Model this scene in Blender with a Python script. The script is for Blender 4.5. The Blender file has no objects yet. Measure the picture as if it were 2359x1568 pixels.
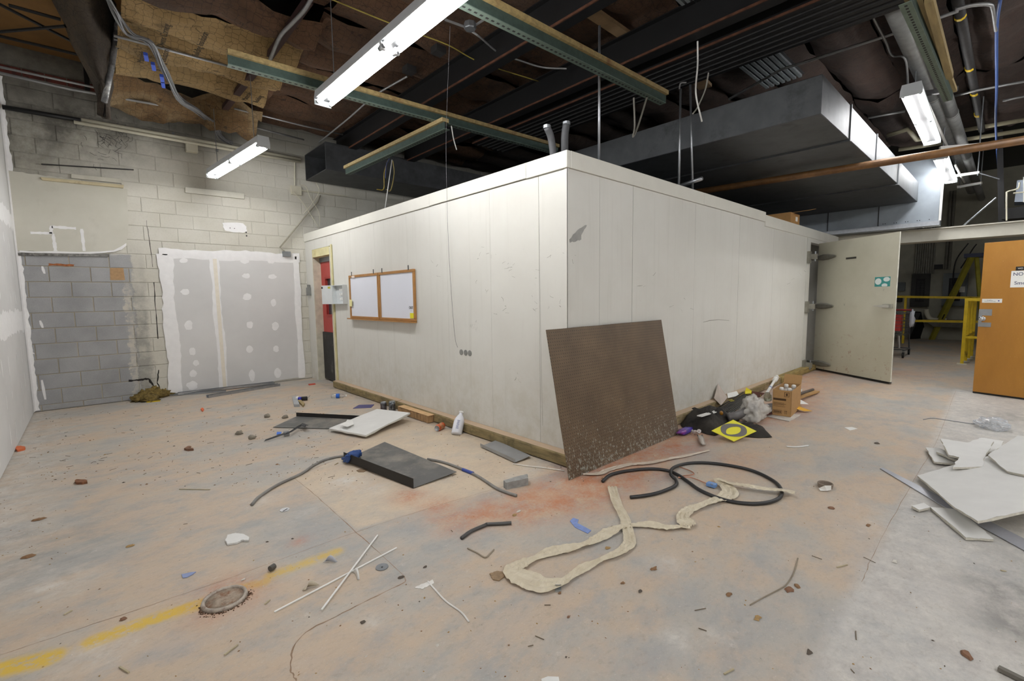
import bpy, math, random
import numpy as np
from mathutils import Vector, Matrix, noise as mnoise
random.seed(7); rng = np.random.RandomState(7)
S = bpy.context.scene
COL = S.collection
# ------------------------------------------------------------------ camera
FPX = 1056.8; YAW = math.radians(47.497); PIT = math.radians(5.372); ROL = math.radians(-.7717); EYE = 1.42
_F0 = Vector((math.cos(YAW), math.sin(YAW), 0)); _R0 = Vector((math.sin(YAW), -math.cos(YAW), 0)); _U0 = Vector((0, 0, 1))
CF = _F0*math.cos(PIT)-_U0*math.sin(PIT); _U = _U0*math.cos(PIT)+_F0*math.sin(PIT)
CR = _R0*math.cos(ROL)+_U*math.sin(ROL); CU = _U*math.cos(ROL)-_R0*math.sin(ROL)
cd = bpy.data.cameras.new('camera'); cam = bpy.data.objects.new('camera', cd); COL.objects.link(cam)
cd.sensor_width = 36; cd.lens = 36*FPX/2359; cd.clip_start = .05; cd.clip_end = 60
m4 = Matrix.Identity(4)
for i in range(3): m4[i][0] = CR[i]; m4[i][1] = CU[i]; m4[i][2] = -CF[i]
m4[2][3] = EYE; cam.matrix_world = m4; S.camera = cam
# ------------------------------------------------------------------ world / exposure
w = bpy.data.worlds.new('world'); S.world = w; w.use_nodes = True
w.node_tree.nodes['Background'].inputs[0].default_value = (.75, .85, 1, 1)
w.node_tree.nodes['Background'].inputs[1].default_value = .02
S.view_settings.view_transform = 'Standard'; S.view_settings.look = 'None'
S.view_settings.gamma = 1; S.view_settings.use_curve_mapping = False
S.view_settings.exposure = 1.25
TUBE = 34.0          # emission strength of the fluorescent tubes
# ------------------------------------------------------------------ rays from photo pixels to planes of the room
def ray(x, y): return CF+CR*((x-1179.5)/FPX)-CU*((y-784)/FPX)
C0 = Vector((0, 0, EYE))
def G(x, y, z=0.): d = ray(x, y); return C0+d*((z-EYE)/d.z)
def WX(x, y, X): d = ray(x, y); return C0+d*(X/d.x)
def WY(x, y, Y): d = ray(x, y); return C0+d*(Y/d.y)
X0, Y0, H, YB, XL = 2.91, 2.492, 2.587, 8.608, -.634
# ------------------------------------------------------------------ material helpers
def lin(c):
    if isinstance(c, str): c = [int(c[i:i+2], 16)/255 for i in (0, 2, 4)]
    return tuple((v/12.92 if v <= .04045 else ((v+.055)/1.055)**2.4) for v in c[:3])+(1,)
class NT:
    def __init__(s, name):
        s.m = bpy.data.materials.new(name); s.m.use_nodes = True; s.t = s.m.node_tree; s.n = s.t.nodes; s.l = s.t.links
        s.b = s.n['Principled BSDF']; s.geo = None
    def node(s, ty, **k):
        n = s.n.new(ty)
        for a, v in k.items(): setattr(n, a, v)
        return n
    def link(s, a, b): s.l.new(a, b)
    def pos(s, scale=(1, 1, 1), obj=False):
        if obj: o = s.node('ShaderNodeTexCoord').outputs['Object']
        else:
            if not s.geo: s.geo = s.node('ShaderNodeNewGeometry')
            o = s.geo.outputs['Position']
        mp = s.node('ShaderNodeMapping'); mp.inputs['Scale'].default_value = scale; s.link(o, mp.inputs[0]); return mp.outputs[0]
    def noise(s, scale, detail=4, rough=.6, vec=None, stretch=(1, 1, 1), obj=False):
        n = s.node('ShaderNodeTexNoise'); n.inputs['Scale'].default_value = scale; n.inputs['Detail'].default_value = detail
        n.inputs['Roughness'].default_value = rough; s.link(vec if vec else s.pos(stretch, obj), n.inputs['Vector']); return n.outputs['Fac']
    def ramp(s, fac, stops, interp='LINEAR'):
        r = s.node('ShaderNodeValToRGB'); e = r.color_ramp.elements; r.color_ramp.interpolation = interp
        while len(e) < len(stops): e.new(.5)
        for q, (p, c) in zip(e, stops): q.position = p; q.color = c if len(c) == 4 else tuple(c)+(1,)
        s.link(fac, r.inputs[0]); return r.outputs[0]
    def bw(s, fac, a, b): return s.ramp(fac, [(a, (0, 0, 0, 1)), (b, (1, 1, 1, 1))])
    def mix(s, fac, a, b, mode='MIX'):
        m = s.node('ShaderNodeMixRGB', blend_type=mode)
        for v, i in ((fac, 0), (a, 1), (b, 2)):
            if hasattr(v, 'is_linked'): s.link(v, m.inputs[i])
            else: m.inputs[i].default_value = v
        return m.outputs[0]
    def math(s, op, a, b=None, c=None, clamp=False):
        m = s.node('ShaderNodeMath', operation=op, use_clamp=clamp)
        for v, i in ((a, 0), (b, 1), (c, 2)):
            if v is None: continue
            if hasattr(v, 'is_linked'): s.link(v, m.inputs[i])
            else: m.inputs[i].default_value = v
        return m.outputs[0]
    def sep(s, v=None):
        n = s.node('ShaderNodeSeparateXYZ')
        if v is None:
            if not s.geo: s.geo = s.node('ShaderNodeNewGeometry')
            v = s.geo.outputs['Position']
        s.link(v, n.inputs[0]); return n.outputs
    def smooth(s, v, a, b):   # linear 0..1 between a and b
        n = s.node('ShaderNodeMapRange'); n.inputs[1].default_value = a; n.inputs[2].default_value = b; s.link(v, n.inputs[0]); return n.outputs[0]
    def bump(s, h, strength, dist=.01, prev=None):
        b = s.node('ShaderNodeBump'); b.inputs['Strength'].default_value = strength; b.inputs['Distance'].default_value = dist
        s.link(h, b.inputs['Height'])
        if prev: s.link(prev, b.inputs['Normal'])
        s.link(b.outputs[0], s.b.inputs['Normal']); return b.outputs[0]
    def color(s, c):
        if hasattr(c, 'is_linked'): s.link(c, s.b.inputs['Base Color'])
        else: s.b.inputs['Base Color'].default_value = c
    def set(s, rough=.6, metal=0, **k):
        s.b.inputs['Roughness'].default_value = rough; s.b.inputs['Metallic'].default_value = metal
        for a, v in k.items(): s.b.inputs[a.replace('_', ' ')].default_value = v
        return s.m
MC = {}
def mat(col, rough=.6, metal=0, var=.12, scale=9, bump=.15, dirt=None, dirt_amt=.5, stretch=(1, 1, 1), alpha=1, name='surface', obj=False):
    key = (str(col), rough, metal, var, scale, bump, str(dirt), dirt_amt, stretch, alpha)
    if key in MC: return MC[key]
    s = NT(name); c = lin(col)
    n = s.noise(scale, 5, .6, stretch=stretch, obj=obj)
    dk = tuple(v*(1-var*1.6) for v in c[:3])+(1,); lt = tuple(min(1, v*(1+var)) for v in c[:3])+(1,)
    o = s.ramp(n, [(.3, dk), (.7, lt)])
    if dirt:
        n2 = s.noise(scale*.45, 8, .75, obj=obj)
        o = s.mix(s.bw(n2, .62-dirt_amt*.25, .72-dirt_amt*.1), o, lin(dirt))
    s.color(o)
    if bump: s.bump(s.noise(scale*6, 3, .6, stretch=stretch, obj=obj), bump, .004)
    MC[key] = s.set(rough, metal, Alpha=alpha); return MC[key]
def flat(col, rough=.6, name='plain', emis=0, trans=0, alpha=1):
    key = ('flat', str(col), rough, emis, trans, alpha)
    if key in MC: return MC[key]
    s = NT(name); s.color(lin(col))
    if emis: s.b.inputs['Emission Color'].default_value = lin(col); s.b.inputs['Emission Strength'].default_value = emis
    s.set(rough); s.b.inputs['Transmission Weight'].default_value = trans; s.b.inputs['Alpha'].default_value = alpha
    MC[key] = s.m; return s.m
# ------------------------------------------------------------------ mesh helpers
class MB:
    def __init__(s): s.v = []; s.f = []
    def add(s, vs, fs):
        o = len(s.v); s.v += [Vector(v) for v in vs]; s.f += [tuple(i+o for i in f) for f in fs]; return s
    def box(s, a, b, bev=0):
        x0, y0, z0 = a; x1, y1, z1 = b
        if x1 < x0: x0, x1 = x1, x0
        if y1 < y0: y0, y1 = y1, y0
        if z1 < z0: z0, z1 = z1, z0
        return s.add([(x0, y0, z0), (x1, y0, z0), (x1, y1, z0), (x0, y1, z0), (x0, y0, z1), (x1, y0, z1), (x1, y1, z1), (x0, y1, z1)],
                     [(3, 2, 1, 0), (4, 5, 6, 7), (0, 1, 5, 4), (1, 2, 6, 5), (2, 3, 7, 6), (3, 0, 4, 7)])
    def bar(s, a, b, w_, h_, up=(0, 0, 1)):      # box along a-b; w sideways, h along up
        a = Vector(a); b = Vector(b); d = (b-a).normalized(); u = Vector(up); sd = d.cross(u)
        if sd.length < 1e-4: sd = d.cross(Vector((1, 0, 0)))
        sd.normalize(); u = sd.cross(d).normalized(); sd *= w_/2; u *= h_/2
        return s.add([a-sd-u, a+sd-u, a+sd+u, a-sd+u, b-sd-u, b+sd-u, b+sd+u, b-sd+u],
                     [(0, 1, 2, 3), (7, 6, 5, 4), (0, 4, 5, 1), (1, 5, 6, 2), (2, 6, 7, 3), (3, 7, 4, 0)])
    def prism(s, pts, off):                      # polygon extruded by vector off
        n = len(pts); off = Vector(off); p = [Vector(q) for q in pts]
        return s.add(p+[q+off for q in p], [tuple(range(n-1, -1, -1)), tuple(range(n, 2*n))]+[(i, (i+1) % n, n+(i+1) % n, n+i) for i in range(n)])
    def tube(s, pts, r, n=8, cap=True):
        P = [Vector(p) for p in pts]; rs = r if isinstance(r, (list, tuple)) else [r]*len(P); vs = []; fs = []
        t = (P[1]-P[0]).normalized(); u = t.orthogonal().normalized()
        for i, p in enumerate(P):
            t2 = (P[min(i+1, len(P)-1)]-P[max(i-1, 0)]).normalized()
            if t2.length < .5: t2 = t
            u = (u-t2*u.dot(t2)).normalized(); v = t2.cross(u)
            for k in range(n): a = 2*math.pi*k/n; vs.append(p+(u*math.cos(a)+v*math.sin(a))*rs[i])
        for i in range(len(P)-1):
            for k in range(n): fs.append((i*n+k, i*n+(k+1) % n, (i+1)*n+(k+1) % n, (i+1)*n+k))
        if cap: fs.append(tuple(range(n-1, -1, -1))); fs.append(tuple(range((len(P)-1)*n, len(P)*n)))
        return s.add(vs, fs)
    def lathe(s, base, axis, prof, n=16):        # prof: (radius, height)
        base = Vector(base); ax = Vector(axis).normalized(); u = ax.orthogonal().normalized(); v = ax.cross(u); vs = []; fs = []
        for r, h in prof:
            for k in range(n): a = 2*math.pi*k/n; vs.append(base+ax*h+(u*math.cos(a)+v*math.sin(a))*r)
        for i in range(len(prof)-1):
            for k in range(n): fs.append((i*n+k, i*n+(k+1) % n, (i+1)*n+(k+1) % n, (i+1)*n+k))
        fs.append(tuple(range(n-1, -1, -1))); fs.append(tuple(range((len(prof)-1)*n, len(prof)*n)))
        return s.add(vs, fs)
    def blob(s, c, rx, ry, rz, n=10, m=7, rough=.2, seed=0, fr=3, flatbottom=True):
        c = Vector(c); vs = []; fs = []
        for i in range(m+1):
            th = math.pi*i/m
            for k in range(n):
                a = 2*math.pi*k/n; d = Vector((math.sin(th)*math.cos(a), math.sin(th)*math.sin(a), math.cos(th)))
                q = 1+rough*mnoise.noise(d*fr*.5+Vector((seed*7.3, seed*1.7, 0)))*2
                p = Vector((d.x*rx*q, d.y*ry*q, d.z*rz*q))
                if flatbottom and p.z < -rz*.55: p.z = -rz*.55
                vs.append(c+p)
        for i in range(m):
            for k in range(n): fs.append((i*n+k, (i+1)*n+k, (i+1)*n+(k+1) % n, i*n+(k+1) % n))
        return s.add(vs, fs)
    def crum(s, c, rx, ry, rz, seed):           # crumpled film: faceted folds from ridged noise
        c = Vector(c); n, m = 44, 26; vs = []; fs = []
        for i in range(m+1):
            th = math.pi*i/m
            for k in range(n):
                a = 2*math.pi*k/n; d = Vector((math.sin(th)*math.cos(a), math.sin(th)*math.sin(a), math.cos(th))); q = d*1.6+Vector((seed*3.1, 0, 0))
                r = .85+.35*mnoise.noise(q)-.28*abs(mnoise.noise(q*2.3))-.12*abs(mnoise.noise(q*5)); p = Vector((d.x*rx*r, d.y*ry*r, d.z*rz*r))
                if p.z < -rz*.5: p.z = -rz*.5
                vs.append(c+p)
        for i in range(m):
            for k in range(n): fs.append((i*n+k, (i+1)*n+k, (i+1)*n+(k+1) % n, i*n+(k+1) % n))
        return s.add(vs, fs)
    def grid(s, P, thick=None):                  # P[i][j] points
        r = len(P); c = len(P[0]); vs = [p for row in P for p in row]
        return s.add(vs, [(i*c+j, (i+1)*c+j, (i+1)*c+j+1, i*c+j+1) for i in range(r-1) for j in range(c-1)])
def obj(name, mb, m, parent=None, smooth=False, kind=None, rough=None):
    me = bpy.data.meshes.new(name); o = bpy.data.objects.new(name, me)
    vs = mb.v
    if parent is not None: org = Vector(parent.get('_o', (0, 0, 0)))
    else:
        xs = [v.x for v in vs]; ys = [v.y for v in vs]; org = Vector(((min(xs)+max(xs))/2, (min(ys)+max(ys))/2, min(v.z for v in vs)))
    me.from_pydata([tuple(v-org) for v in vs], [], mb.f); me.update()
    if m: me.materials.append(m)
    if smooth:
        me.polygons.foreach_set('use_smooth', [True]*len(me.polygons))
    COL.objects.link(o)
    if parent is None: o.location = org; ORG[o.name] = org
    else: o.parent = parent; 
    o['_o'] = tuple(org)
    if kind: o['kind'] = kind
    return o
ORG = {}
def rayplane(px, n, p0):
    d = ray(*px); return C0+d*((Vector(p0)-C0).dot(n)/d.dot(n))
def plane3(pts):     # normal of the plane through three (px, py, z) points, pointing up
    P = [G(*p) for p in pts]; n = (P[1]-P[0]).cross(P[2]-P[0]).normalized(); return (n if n.z > 0 else -n), P[0]
def solid(o, t, off=-1):
    m = o.modifiers.new('thick', 'SOLIDIFY'); m.thickness = t; m.offset = off; return o
def bevel(o, w_, seg=1):
    m = o.modifiers.new('bevel', 'BEVEL'); m.width = w_; m.segments = seg; m.limit_method = 'ANGLE'; return o
def thing(name, label, cat, loc, group=None):
    o = bpy.data.objects.new(name, None); COL.objects.link(o); o.location = Vector(loc); o.empty_display_size = .1
    o['_o'] = tuple(loc); o['label'] = label; o['category'] = cat
    if group: o['group'] = group
    return o
def tag(o, label, cat, group=None, kind=None):
    o['label'] = label; o['category'] = cat
    if group: o['group'] = group
    if kind: o['kind'] = kind
    return o
def struct(name, mb, m, label=None, smooth=False):
    o = obj(name, mb, m, None, smooth); o['kind'] = 'structure'
    if label: o['label'] = label
    return o
def smooth_path(P, n=6):
    P = [Vector(p) for p in P]; Q = [P[0]*2-P[1]]+P+[P[-1]*2-P[-2]]; out = []
    for i in range(1, len(Q)-2):
        for k in range(n):
            t = k/n; a, b, c, d = Q[i-1:i+3]
            out.append(.5*((2*b)+(c-a)*t+(2*a-5*b+4*c-d)*t*t+(3*b-a-3*c+d)*t**3))
    out.append(P[-1]); return out
def text(name, s, parent, origin, right, up, size, m, ext=.001, align='CENTER'):
    c = bpy.data.curves.new('text', 'FONT'); c.body = s; c.size = size; c.extrude = ext; c.align_x = align; c.align_y = 'CENTER'
    t = bpy.data.objects.new('text', c); COL.objects.link(t)
    dg = bpy.context.evaluated_depsgraph_get(); me = bpy.data.meshes.new_from_object(t.evaluated_get(dg))
    bpy.data.objects.remove(t); o = bpy.data.objects.new(name, me); me.materials.clear(); me.materials.append(m)
    COL.objects.link(o); r = Vector(right).normalized(); u = Vector(up).normalized(); n = r.cross(u)
    M = Matrix.Identity(4)
    org = Vector(parent['_o']) if parent else Vector((0, 0, 0)); q = Vector(origin)-org
    for i in range(3): M[i][0] = r[i]; M[i][1] = u[i]; M[i][2] = n[i]; M[i][3] = q[i]
    me.transform(M)
    if parent: o.parent = parent; o['_o'] = tuple(org)
    return o
def jag(P, amp, n=8, closed=True, seed=0, ax=None):   # roughen the outline of a polygon
    out = []; r = random.Random(seed); P = [Vector(p) for p in P]
    for i in range(len(P) if closed else len(P)-1):
        a = P[i]; b = P[(i+1) % len(P)]; out.append(a)
        for k in range(1, n):
            q = a.lerp(b, k/n); d = Vector([r.uniform(-amp, amp) for _ in range(3)])
            if ax is not None: d[ax] = 0
            out.append(q+d)
    if not closed: out.append(P[-1])
    return out

# ------------------------------------------------------------------ common materials
M_black = mat('151516', .55, .2, .2, 6, .1, name='black_steel')
M_rust = mat('5d3b2a', .7, .3, .3, 12, .3, name='rusted_steel')
M_galv = mat('a9adb2', .38, .85, .08, 20, .05, name='galvanised_steel')
M_steel = mat('8b8f93', .42, .7, .1, 14, .05, name='grey_steel')
M_dark = mat('2b2a2a', .6, .1, .2, 10, .1, name='dark_metal')
M_wood = mat('a08d62', .65, 0, .18, 10, .2, stretch=(.3, 3, 3), name='pale_wood')
M_woodx = mat('8f7c52', .65, 0, .25, 8, .2, stretch=(3, .3, 3), dirt='6b4a2c', dirt_amt=.3, name='old_wood')
M_white = mat('e6e6e2', .6, 0, .04, 12, .05, name='white_plastic')
M_cream = mat('d5d1bd', .55, 0, .06, 5, .1, name='cream_paint')
M_yel = mat('d8b818', .5, 0, .1, 9, .1, dirt='4a3a10', dirt_amt=.2, name='yellow_paint')
M_green = mat('3f4f49', .55, .5, .15, 20, .1, name='green_grey_steel')
M_gyp = mat('dcdcd9', .8, 0, .03, 6, .05, name='gypsum_board_paper')
M_core = mat('c9c5b8', .9, 0, .1, 60, .4, name='gypsum_core')
M_mud = mat('efefef', .75, 0, .025, 14, .1, name='joint_compound')
M_concr = mat('9b9b98', .9, 0, .15, 25, .5, name='broken_concrete')
M_ink = flat('1d1d1d', .7, 'ink')
M_tube = flat('ffffff', .4, 'lit_tube'); 
M_tube.node_tree.nodes['Principled BSDF'].inputs['Emission Color'].default_value = (1, .99, .985, 1)
M_tube.node_tree.nodes['Principled BSDF'].inputs['Emission Strength'].default_value = TUBE
# ================================================================== FLOOR
def floor():
    xs = np.concatenate([np.arange(XL-.02, 6, .022), np.arange(6, 11, .05), np.arange(11, 19, .4)])
    ys = np.concatenate([np.arange(-3.5, -.6, .1), np.arange(-.6, 8.62, .025)])
    Xg, Yg = np.meshgrid(xs, ys, indexing='ij'); nx, ny = Xg.shape
    V = np.stack([Xg.ravel(), Yg.ravel(), np.zeros(Xg.size)], 1)
    idx = np.arange(nx*ny).reshape(nx, ny)
    Fq = np.stack([idx[:-1, :-1], idx[1:, :-1], idx[1:, 1:], idx[:-1, 1:]], -1).reshape(-1, 4)
    me = bpy.data.meshes.new('floor'); me.vertices.add(len(V)); me.vertices.foreach_set('co', V.ravel())
    me.loops.add(Fq.size); me.loops.foreach_set('vertex_index', Fq.ravel()); me.polygons.add(len(Fq))
    me.polygons.foreach_set('loop_start', np.arange(0, Fq.size, 4)); me.update(calc_edges=True); me.validate()
    P = V[:, :2]
    def g2(x, y): q = G(x, y); return np.array([q.x, q.y])
    def seg(a, b):
        d = b-a; t = np.clip(((P-a)@d)/(d@d), 0, 1); return np.linalg.norm(P-(a+t[:, None]*d), axis=1)
    def path(pts, w_, soft):
        q = [g2(*p) for p in pts]; d = np.min([seg(a, b) for a, b in zip(q[:-1], q[1:])], axis=0)
        return np.clip(1-(d-w_)/soft, 0, 1)
    def poly(pts, soft=.03):
        q = [g2(*p) for p in pts]; ins = np.zeros(len(P), bool); x, y = P[:, 0], P[:, 1]
        for a, b in zip(q, q[1:]+q[:1]):
            c = ((a[1] > y) != (b[1] > y)); xi = (b[0]-a[0])*(y-a[1])/((b[1]-a[1]) or 1e-9)+a[0]; ins ^= c & (x < xi)
        d = np.min([seg(a, b) for a, b in zip(q, q[1:]+q[:1])], axis=0)
        return np.clip(.5+np.where(ins, d, -d)/soft, 0, 1)
    def blob(p, r, amt=1): c = g2(*p); return amt*np.exp(-((P-c)**2).sum(1)/(r*r))
    orange = np.maximum.reduce([path([(1300, 1110), (1180, 1165), (1060, 1195)], .02, .28)*.8, path([(1330, 1105), (1420, 1060), (1560, 1030)], .05, .3)*1.0,
        path([(1480, 1085), (1330, 1150), (1200, 1175)], .04, .3)*.85, blob((945, 1142), .13, .95), blob((1010, 1165), .14, .8), blob((1075, 1200), .13, .6),
        blob((1370, 1095), .3, 1), path([(1560, 1010), (1640, 990), (1760, 960)], .1, .35)*.75, path([(1880, 850), (1800, 950)], .15, .5)*.55,
        blob((1865, 880), .35, .6), blob((2070, 860), .5, .35), blob((1950, 880), .4, .35), path([(700, 1000), (1000, 880)], .02, .2)*.0, blob((690, 1245), .06, .6), blob((1700, 1060), .3, .35), blob((1120, 1165), .08, .8),
        blob((530, 1365), .15, .9), blob((500, 1400), .1, .7)])
    yellow = 1.15*np.maximum.reduce([path([(-80, 1560), (112, 1516)], .035, .03)*.95, path([(215, 1476), (340, 1430), (455, 1392)], .03, .025)*.85, path([(540, 1358), (610, 1340)], .02, .03)*.55, path([(625, 1325), (775, 1270)], .022, .03)*.62])
    patch = poly([(679, 1102), (821, 1219), (1290, 1084), (1180, 1020), (900, 960), (790, 1050)], .03)*.9
    grey = np.maximum.reduce([poly([(825, 1245), (1250, 1105), (1130, 1190), (925, 1318), (790, 1335), (775, 1290)], .2)*.5, blob((900, 1320), .16, .6),
        blob((660, 1200), .5, .6), blob((200, 1250), .7, .5), blob((120, 1130), .6, .4), blob((560, 1020), .4, .45), blob((1750, 1480), .7, .5), blob((1180, 1500), .5, .4), blob((2000, 960), .7, .4), blob((980, 1260), .3, .5)])
    right = poly([(2202, 895), (2160, 1010), (2105, 1110), (2020, 1260), (1930, 1420), (1800, 1700), (3200, 1900), (2700, 930), (2310, 918)], .08)
    pale = np.maximum.reduce([right*.75, poly([(2202, 895), (2120, 1060), (2290, 1010), (2305, 918)], .05)*.9, path([(60, 960), (-40, 1130), (-200, 1400)], .1, .5)*.9, blob((100, 985), .5, .5),
        blob((800, 1108), .16, 1), blob((860, 1125), .12, .8), blob((600, 1150), .1, .7), blob((130, 1345), .16, .9), blob((225, 1500), .14, .7), blob((860, 1430), .06, .6), blob((1560, 1470), .07, .9), blob((1640, 1460), .05, .7), blob((2230, 1380), .35, .8), blob((2150, 1240), .4, .6),
        blob((1540, 1300), .09, .7), blob((700, 1180), .08, .5), blob((760, 1060), .14, .4), blob((1010, 1060), .2, .4), path([(1250, 1060), (1180, 1110)], .05, .15)*.5])
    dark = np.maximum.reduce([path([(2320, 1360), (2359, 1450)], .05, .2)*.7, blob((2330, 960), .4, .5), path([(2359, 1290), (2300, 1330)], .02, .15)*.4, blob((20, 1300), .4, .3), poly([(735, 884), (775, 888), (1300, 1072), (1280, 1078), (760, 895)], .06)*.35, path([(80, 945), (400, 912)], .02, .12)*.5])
    a = me.attributes.new('mask_a', 'FLOAT_COLOR', 'POINT'); a.data.foreach_set('color', np.stack([orange, yellow, patch, grey], 1).astype(np.float32).ravel())
    b = me.attributes.new('mask_b', 'FLOAT_COLOR', 'POINT'); b.data.foreach_set('color', np.stack([pale, dark, right, right*0+1], 1).astype(np.float32).ravel())
    s = NT('stained_concrete')
    A = s.node('ShaderNodeAttribute', attribute_name='mask_a'); B = s.node('ShaderNodeAttribute', attribute_name='mask_b')
    a3 = s.node('ShaderNodeSeparateColor'); s.link(A.outputs['Color'], a3.inputs[0]); b3 = s.node('ShaderNodeSeparateColor'); s.link(B.outputs['Color'], b3.inputs[0])
    rot = s.node('ShaderNodeMapping'); rot.inputs['Rotation'].default_value = (0, 0, math.radians(-20)); rot.inputs['Scale'].default_value = (1, 1.5, 1)
    s.geo = s.node('ShaderNodeNewGeometry'); s.link(s.geo.outputs['Position'], rot.inputs[0]); v = rot.outputs[0]
    big = s.noise(1.0, 6, .6, vec=v); med = s.noise(4.5, 8, .68, vec=v); fine = s.noise(28, 8, .72, vec=v); dust = s.noise(9, 10, .78)
    base = s.ramp(big, [(.34, lin('a8a6a1')), (.45, lin('b5aea3')), (.55, lin('c2af99')), (.68, lin('b9ada0'))])
    base = s.mix(s.math('MULTIPLY', s.bw(med, .5, .64), .55), base, lin('a3a2a0'))
    base = s.mix(s.math('MULTIPLY', s.bw(s.noise(2.4, 9, .75), .5, .66), .5), base, lin('c4ab91'))
    base = s.mix(s.math('MULTIPLY', s.math('MULTIPLY', A.outputs['Alpha'], s.bw(med, .32, .6)), .95), base, lin('9c9f9f'))
    base = s.mix(s.math('MULTIPLY', a3.outputs[2], s.bw(s.noise(3.5, 7, .65), .25, .6)), base, lin('cfbea6'))
    base = s.mix(s.math('MULTIPLY', b3.outputs[2], .8), base, s.ramp(med, [(.35, lin('a6a6a5')), (.65, lin('b9b9b7'))]))
    base = s.mix(s.math('MULTIPLY', b3.outputs[0], s.bw(dust, .38, .62)), base, lin('d0ccc4'))
    base = s.mix(s.math('MULTIPLY', s.bw(dust, .60, .70), .55), base, lin('d6d2ca')); base = s.mix(s.math('MULTIPLY', s.bw(s.noise(34, 10, .85), .60, .66), .6), base, lin('dedad2'))
    base = s.mix(s.math('MULTIPLY', s.bw(fine, .52, .7), .3), base, lin('857c6f')); base = s.mix(s.math('MULTIPLY', s.bw(s.noise(13, 10, .82), .54, .66), .28), base, lin('8f8374'))
    base = s.mix(s.math('MULTIPLY', s.bw(s.noise(90, 3, .6), .58, .72), .18), base, lin('ddd8cc'))
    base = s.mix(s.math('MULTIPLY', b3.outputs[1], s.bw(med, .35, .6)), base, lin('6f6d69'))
    yf = s.math('MULTIPLY', a3.outputs[1], s.bw(s.noise(20, 9, .8), .38, .5))
    base = s.mix(yf, base, lin('d6b448'))
    of = s.math('MULTIPLY', a3.outputs[0], s.math('ADD', s.math('MULTIPLY', s.bw(s.noise(5, 10, .8), .36, .62), .8), s.math('MULTIPLY', s.bw(s.noise(60, 6, .8), .45, .6), .35)), clamp=True)
    base = s.mix(s.math('MULTIPLY', of, .95), base, lin('bb7045'))
    s.color(base); n1 = s.bump(med, .12, .02); s.bump(fine, .25, .004, n1)
    r = s.ramp(med, [(.3, (.52,)*3), (.7, (.75,)*3)]); s.link(r, s.b.inputs['Roughness'])
    me.materials.append(s.m); o = bpy.data.objects.new('floor', me); COL.objects.link(o); o['kind'] = 'structure'; o['_o'] = (0, 0, 0)
    o['label'] = 'stained concrete floor with orange dust and worn yellow line'
    # saw cuts and cracks: thin dark ridges of dirt standing in the joint
    mcut = mat('98806a', .9, 0, .2, 30, .3, name='rusty_joint_dirt')
    for pts, wd in (([(0, 1508), (212, 1438), (500, 1341), (818, 1226), (1010, 1164), (1250, 1094)], .002), ([(679, 1102), (740, 1152), (821, 1226), (920, 1315), (935, 1340)], .003),
                    ([(682, 1568), (670, 1531), (695, 1464), (805, 1404), (935, 1340)], .004), ([(679, 1100), (740, 1072), (796, 1052)], .004),
                    ([(2202, 898), (2160, 1010), (2105, 1105), (2020, 1260), (1985, 1340)], .0015)):
        mb = MB(); q = [G(*p) for p in pts]; q = smooth_path(q, 8); L = []
        for i, p in enumerate(q):
            d = (q[min(i+1, len(q)-1)]-q[max(i-1, 0)]).normalized(); n = Vector((-d.y, d.x, 0)); wv = wd*random.uniform(.3, 1); jt = n*random.uniform(-.003, .003)
            L.append([p+jt-n*wv+Vector((0, 0, .0006)), p+jt+n*wv+Vector((0, 0, .0006))])
        mb.grid(L); obj('floor_joint', mb, mcut, o)
    return o
FLOOR = floor()
# ================================================================== WALL, LEFT: new drywall
def gyp_seams():
    mb = MB().box((XL-.2, -3.5, 0), (XL-.03, YB+.2, 4.8)); W = struct('wall_left', mb, M_concr, 'left wall faced with unpainted gypsum board')
    mb = MB().box((XL-.03, -3.5, .012), (XL, YB, 1.215)); obj('drywall_panel', mb, M_gypl, W)
    mb = MB().box((XL-.03, -3.5, 1.22), (XL, YB, 2.44)); obj('drywall_panel', mb, M_gypl, W)
    mb = MB().box((XL-.03, -3.5, 2.445), (XL, YB, 4.6)); obj('drywall_panel', mb, M_gypl, W)
    r = random.Random(3)
    for zc, hw in ((1.22, .13), (2.44, .1)):
        top = []; bot = []; y = -.5
        while y < YB-.02: top.append(Vector((XL+.0015, y, zc+hw+r.uniform(-.03, .03)))); bot.append(Vector((XL+.0015, y, zc-hw+r.uniform(-.03, .03)))); y += .06+r.random()*.05
        mb = MB().grid([[a, Vector((XL+.003, a.y, zc)), b] for a, b in zip(bot, top)]); obj('joint_compound', mb, M_mud, W)
    # corner bead of mud where the panels meet the block wall
    L = []; z = .02
    while z < 4.25: L.append([Vector((XL+.002, YB-.1-r.random()*.03, z)), Vector((XL+.014, YB-.012, z)), Vector((XL+.035+r.random()*.02, YB-.003, z))]); z += .05
    obj('joint_compound', MB().grid(L), M_mud, W)
    # screw spots, thin upright smears
    mb = MB()
    for yy in (7.9, 7.45, 6.7, 6.25, 5.5, 5.0, 4.3, 3.7, 3.2):
        for k in range(7):
            z = .2+k*.32+r.uniform(-.05, .05)
            if abs(z-1.22) < .16: continue
            c = Vector((XL+.0012, yy+r.uniform(-.04, .04), z)); hh = r.uniform(.06, .11); ww = r.uniform(.016, .03)
            pts = [c+Vector((0, math.cos(t)*ww*r.uniform(.7, 1.2), math.sin(t)*hh)) for t in [i*math.pi/4 for i in range(8)]]
            mb.add(pts, [tuple(range(8))])
    obj('screw_mud', mb, M_mud, W)
    return W
s = NT('gypsum_board_dusty'); n = s.noise(1.2, 5, .6); s.color(s.ramp(n, [(.3, lin('cdcdcc')), (.7, lin('dadad9'))])); s.bump(s.noise(40, 3, .5), .08, .003); M_gypl = s.set(.8)
WL = gyp_seams()
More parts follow.
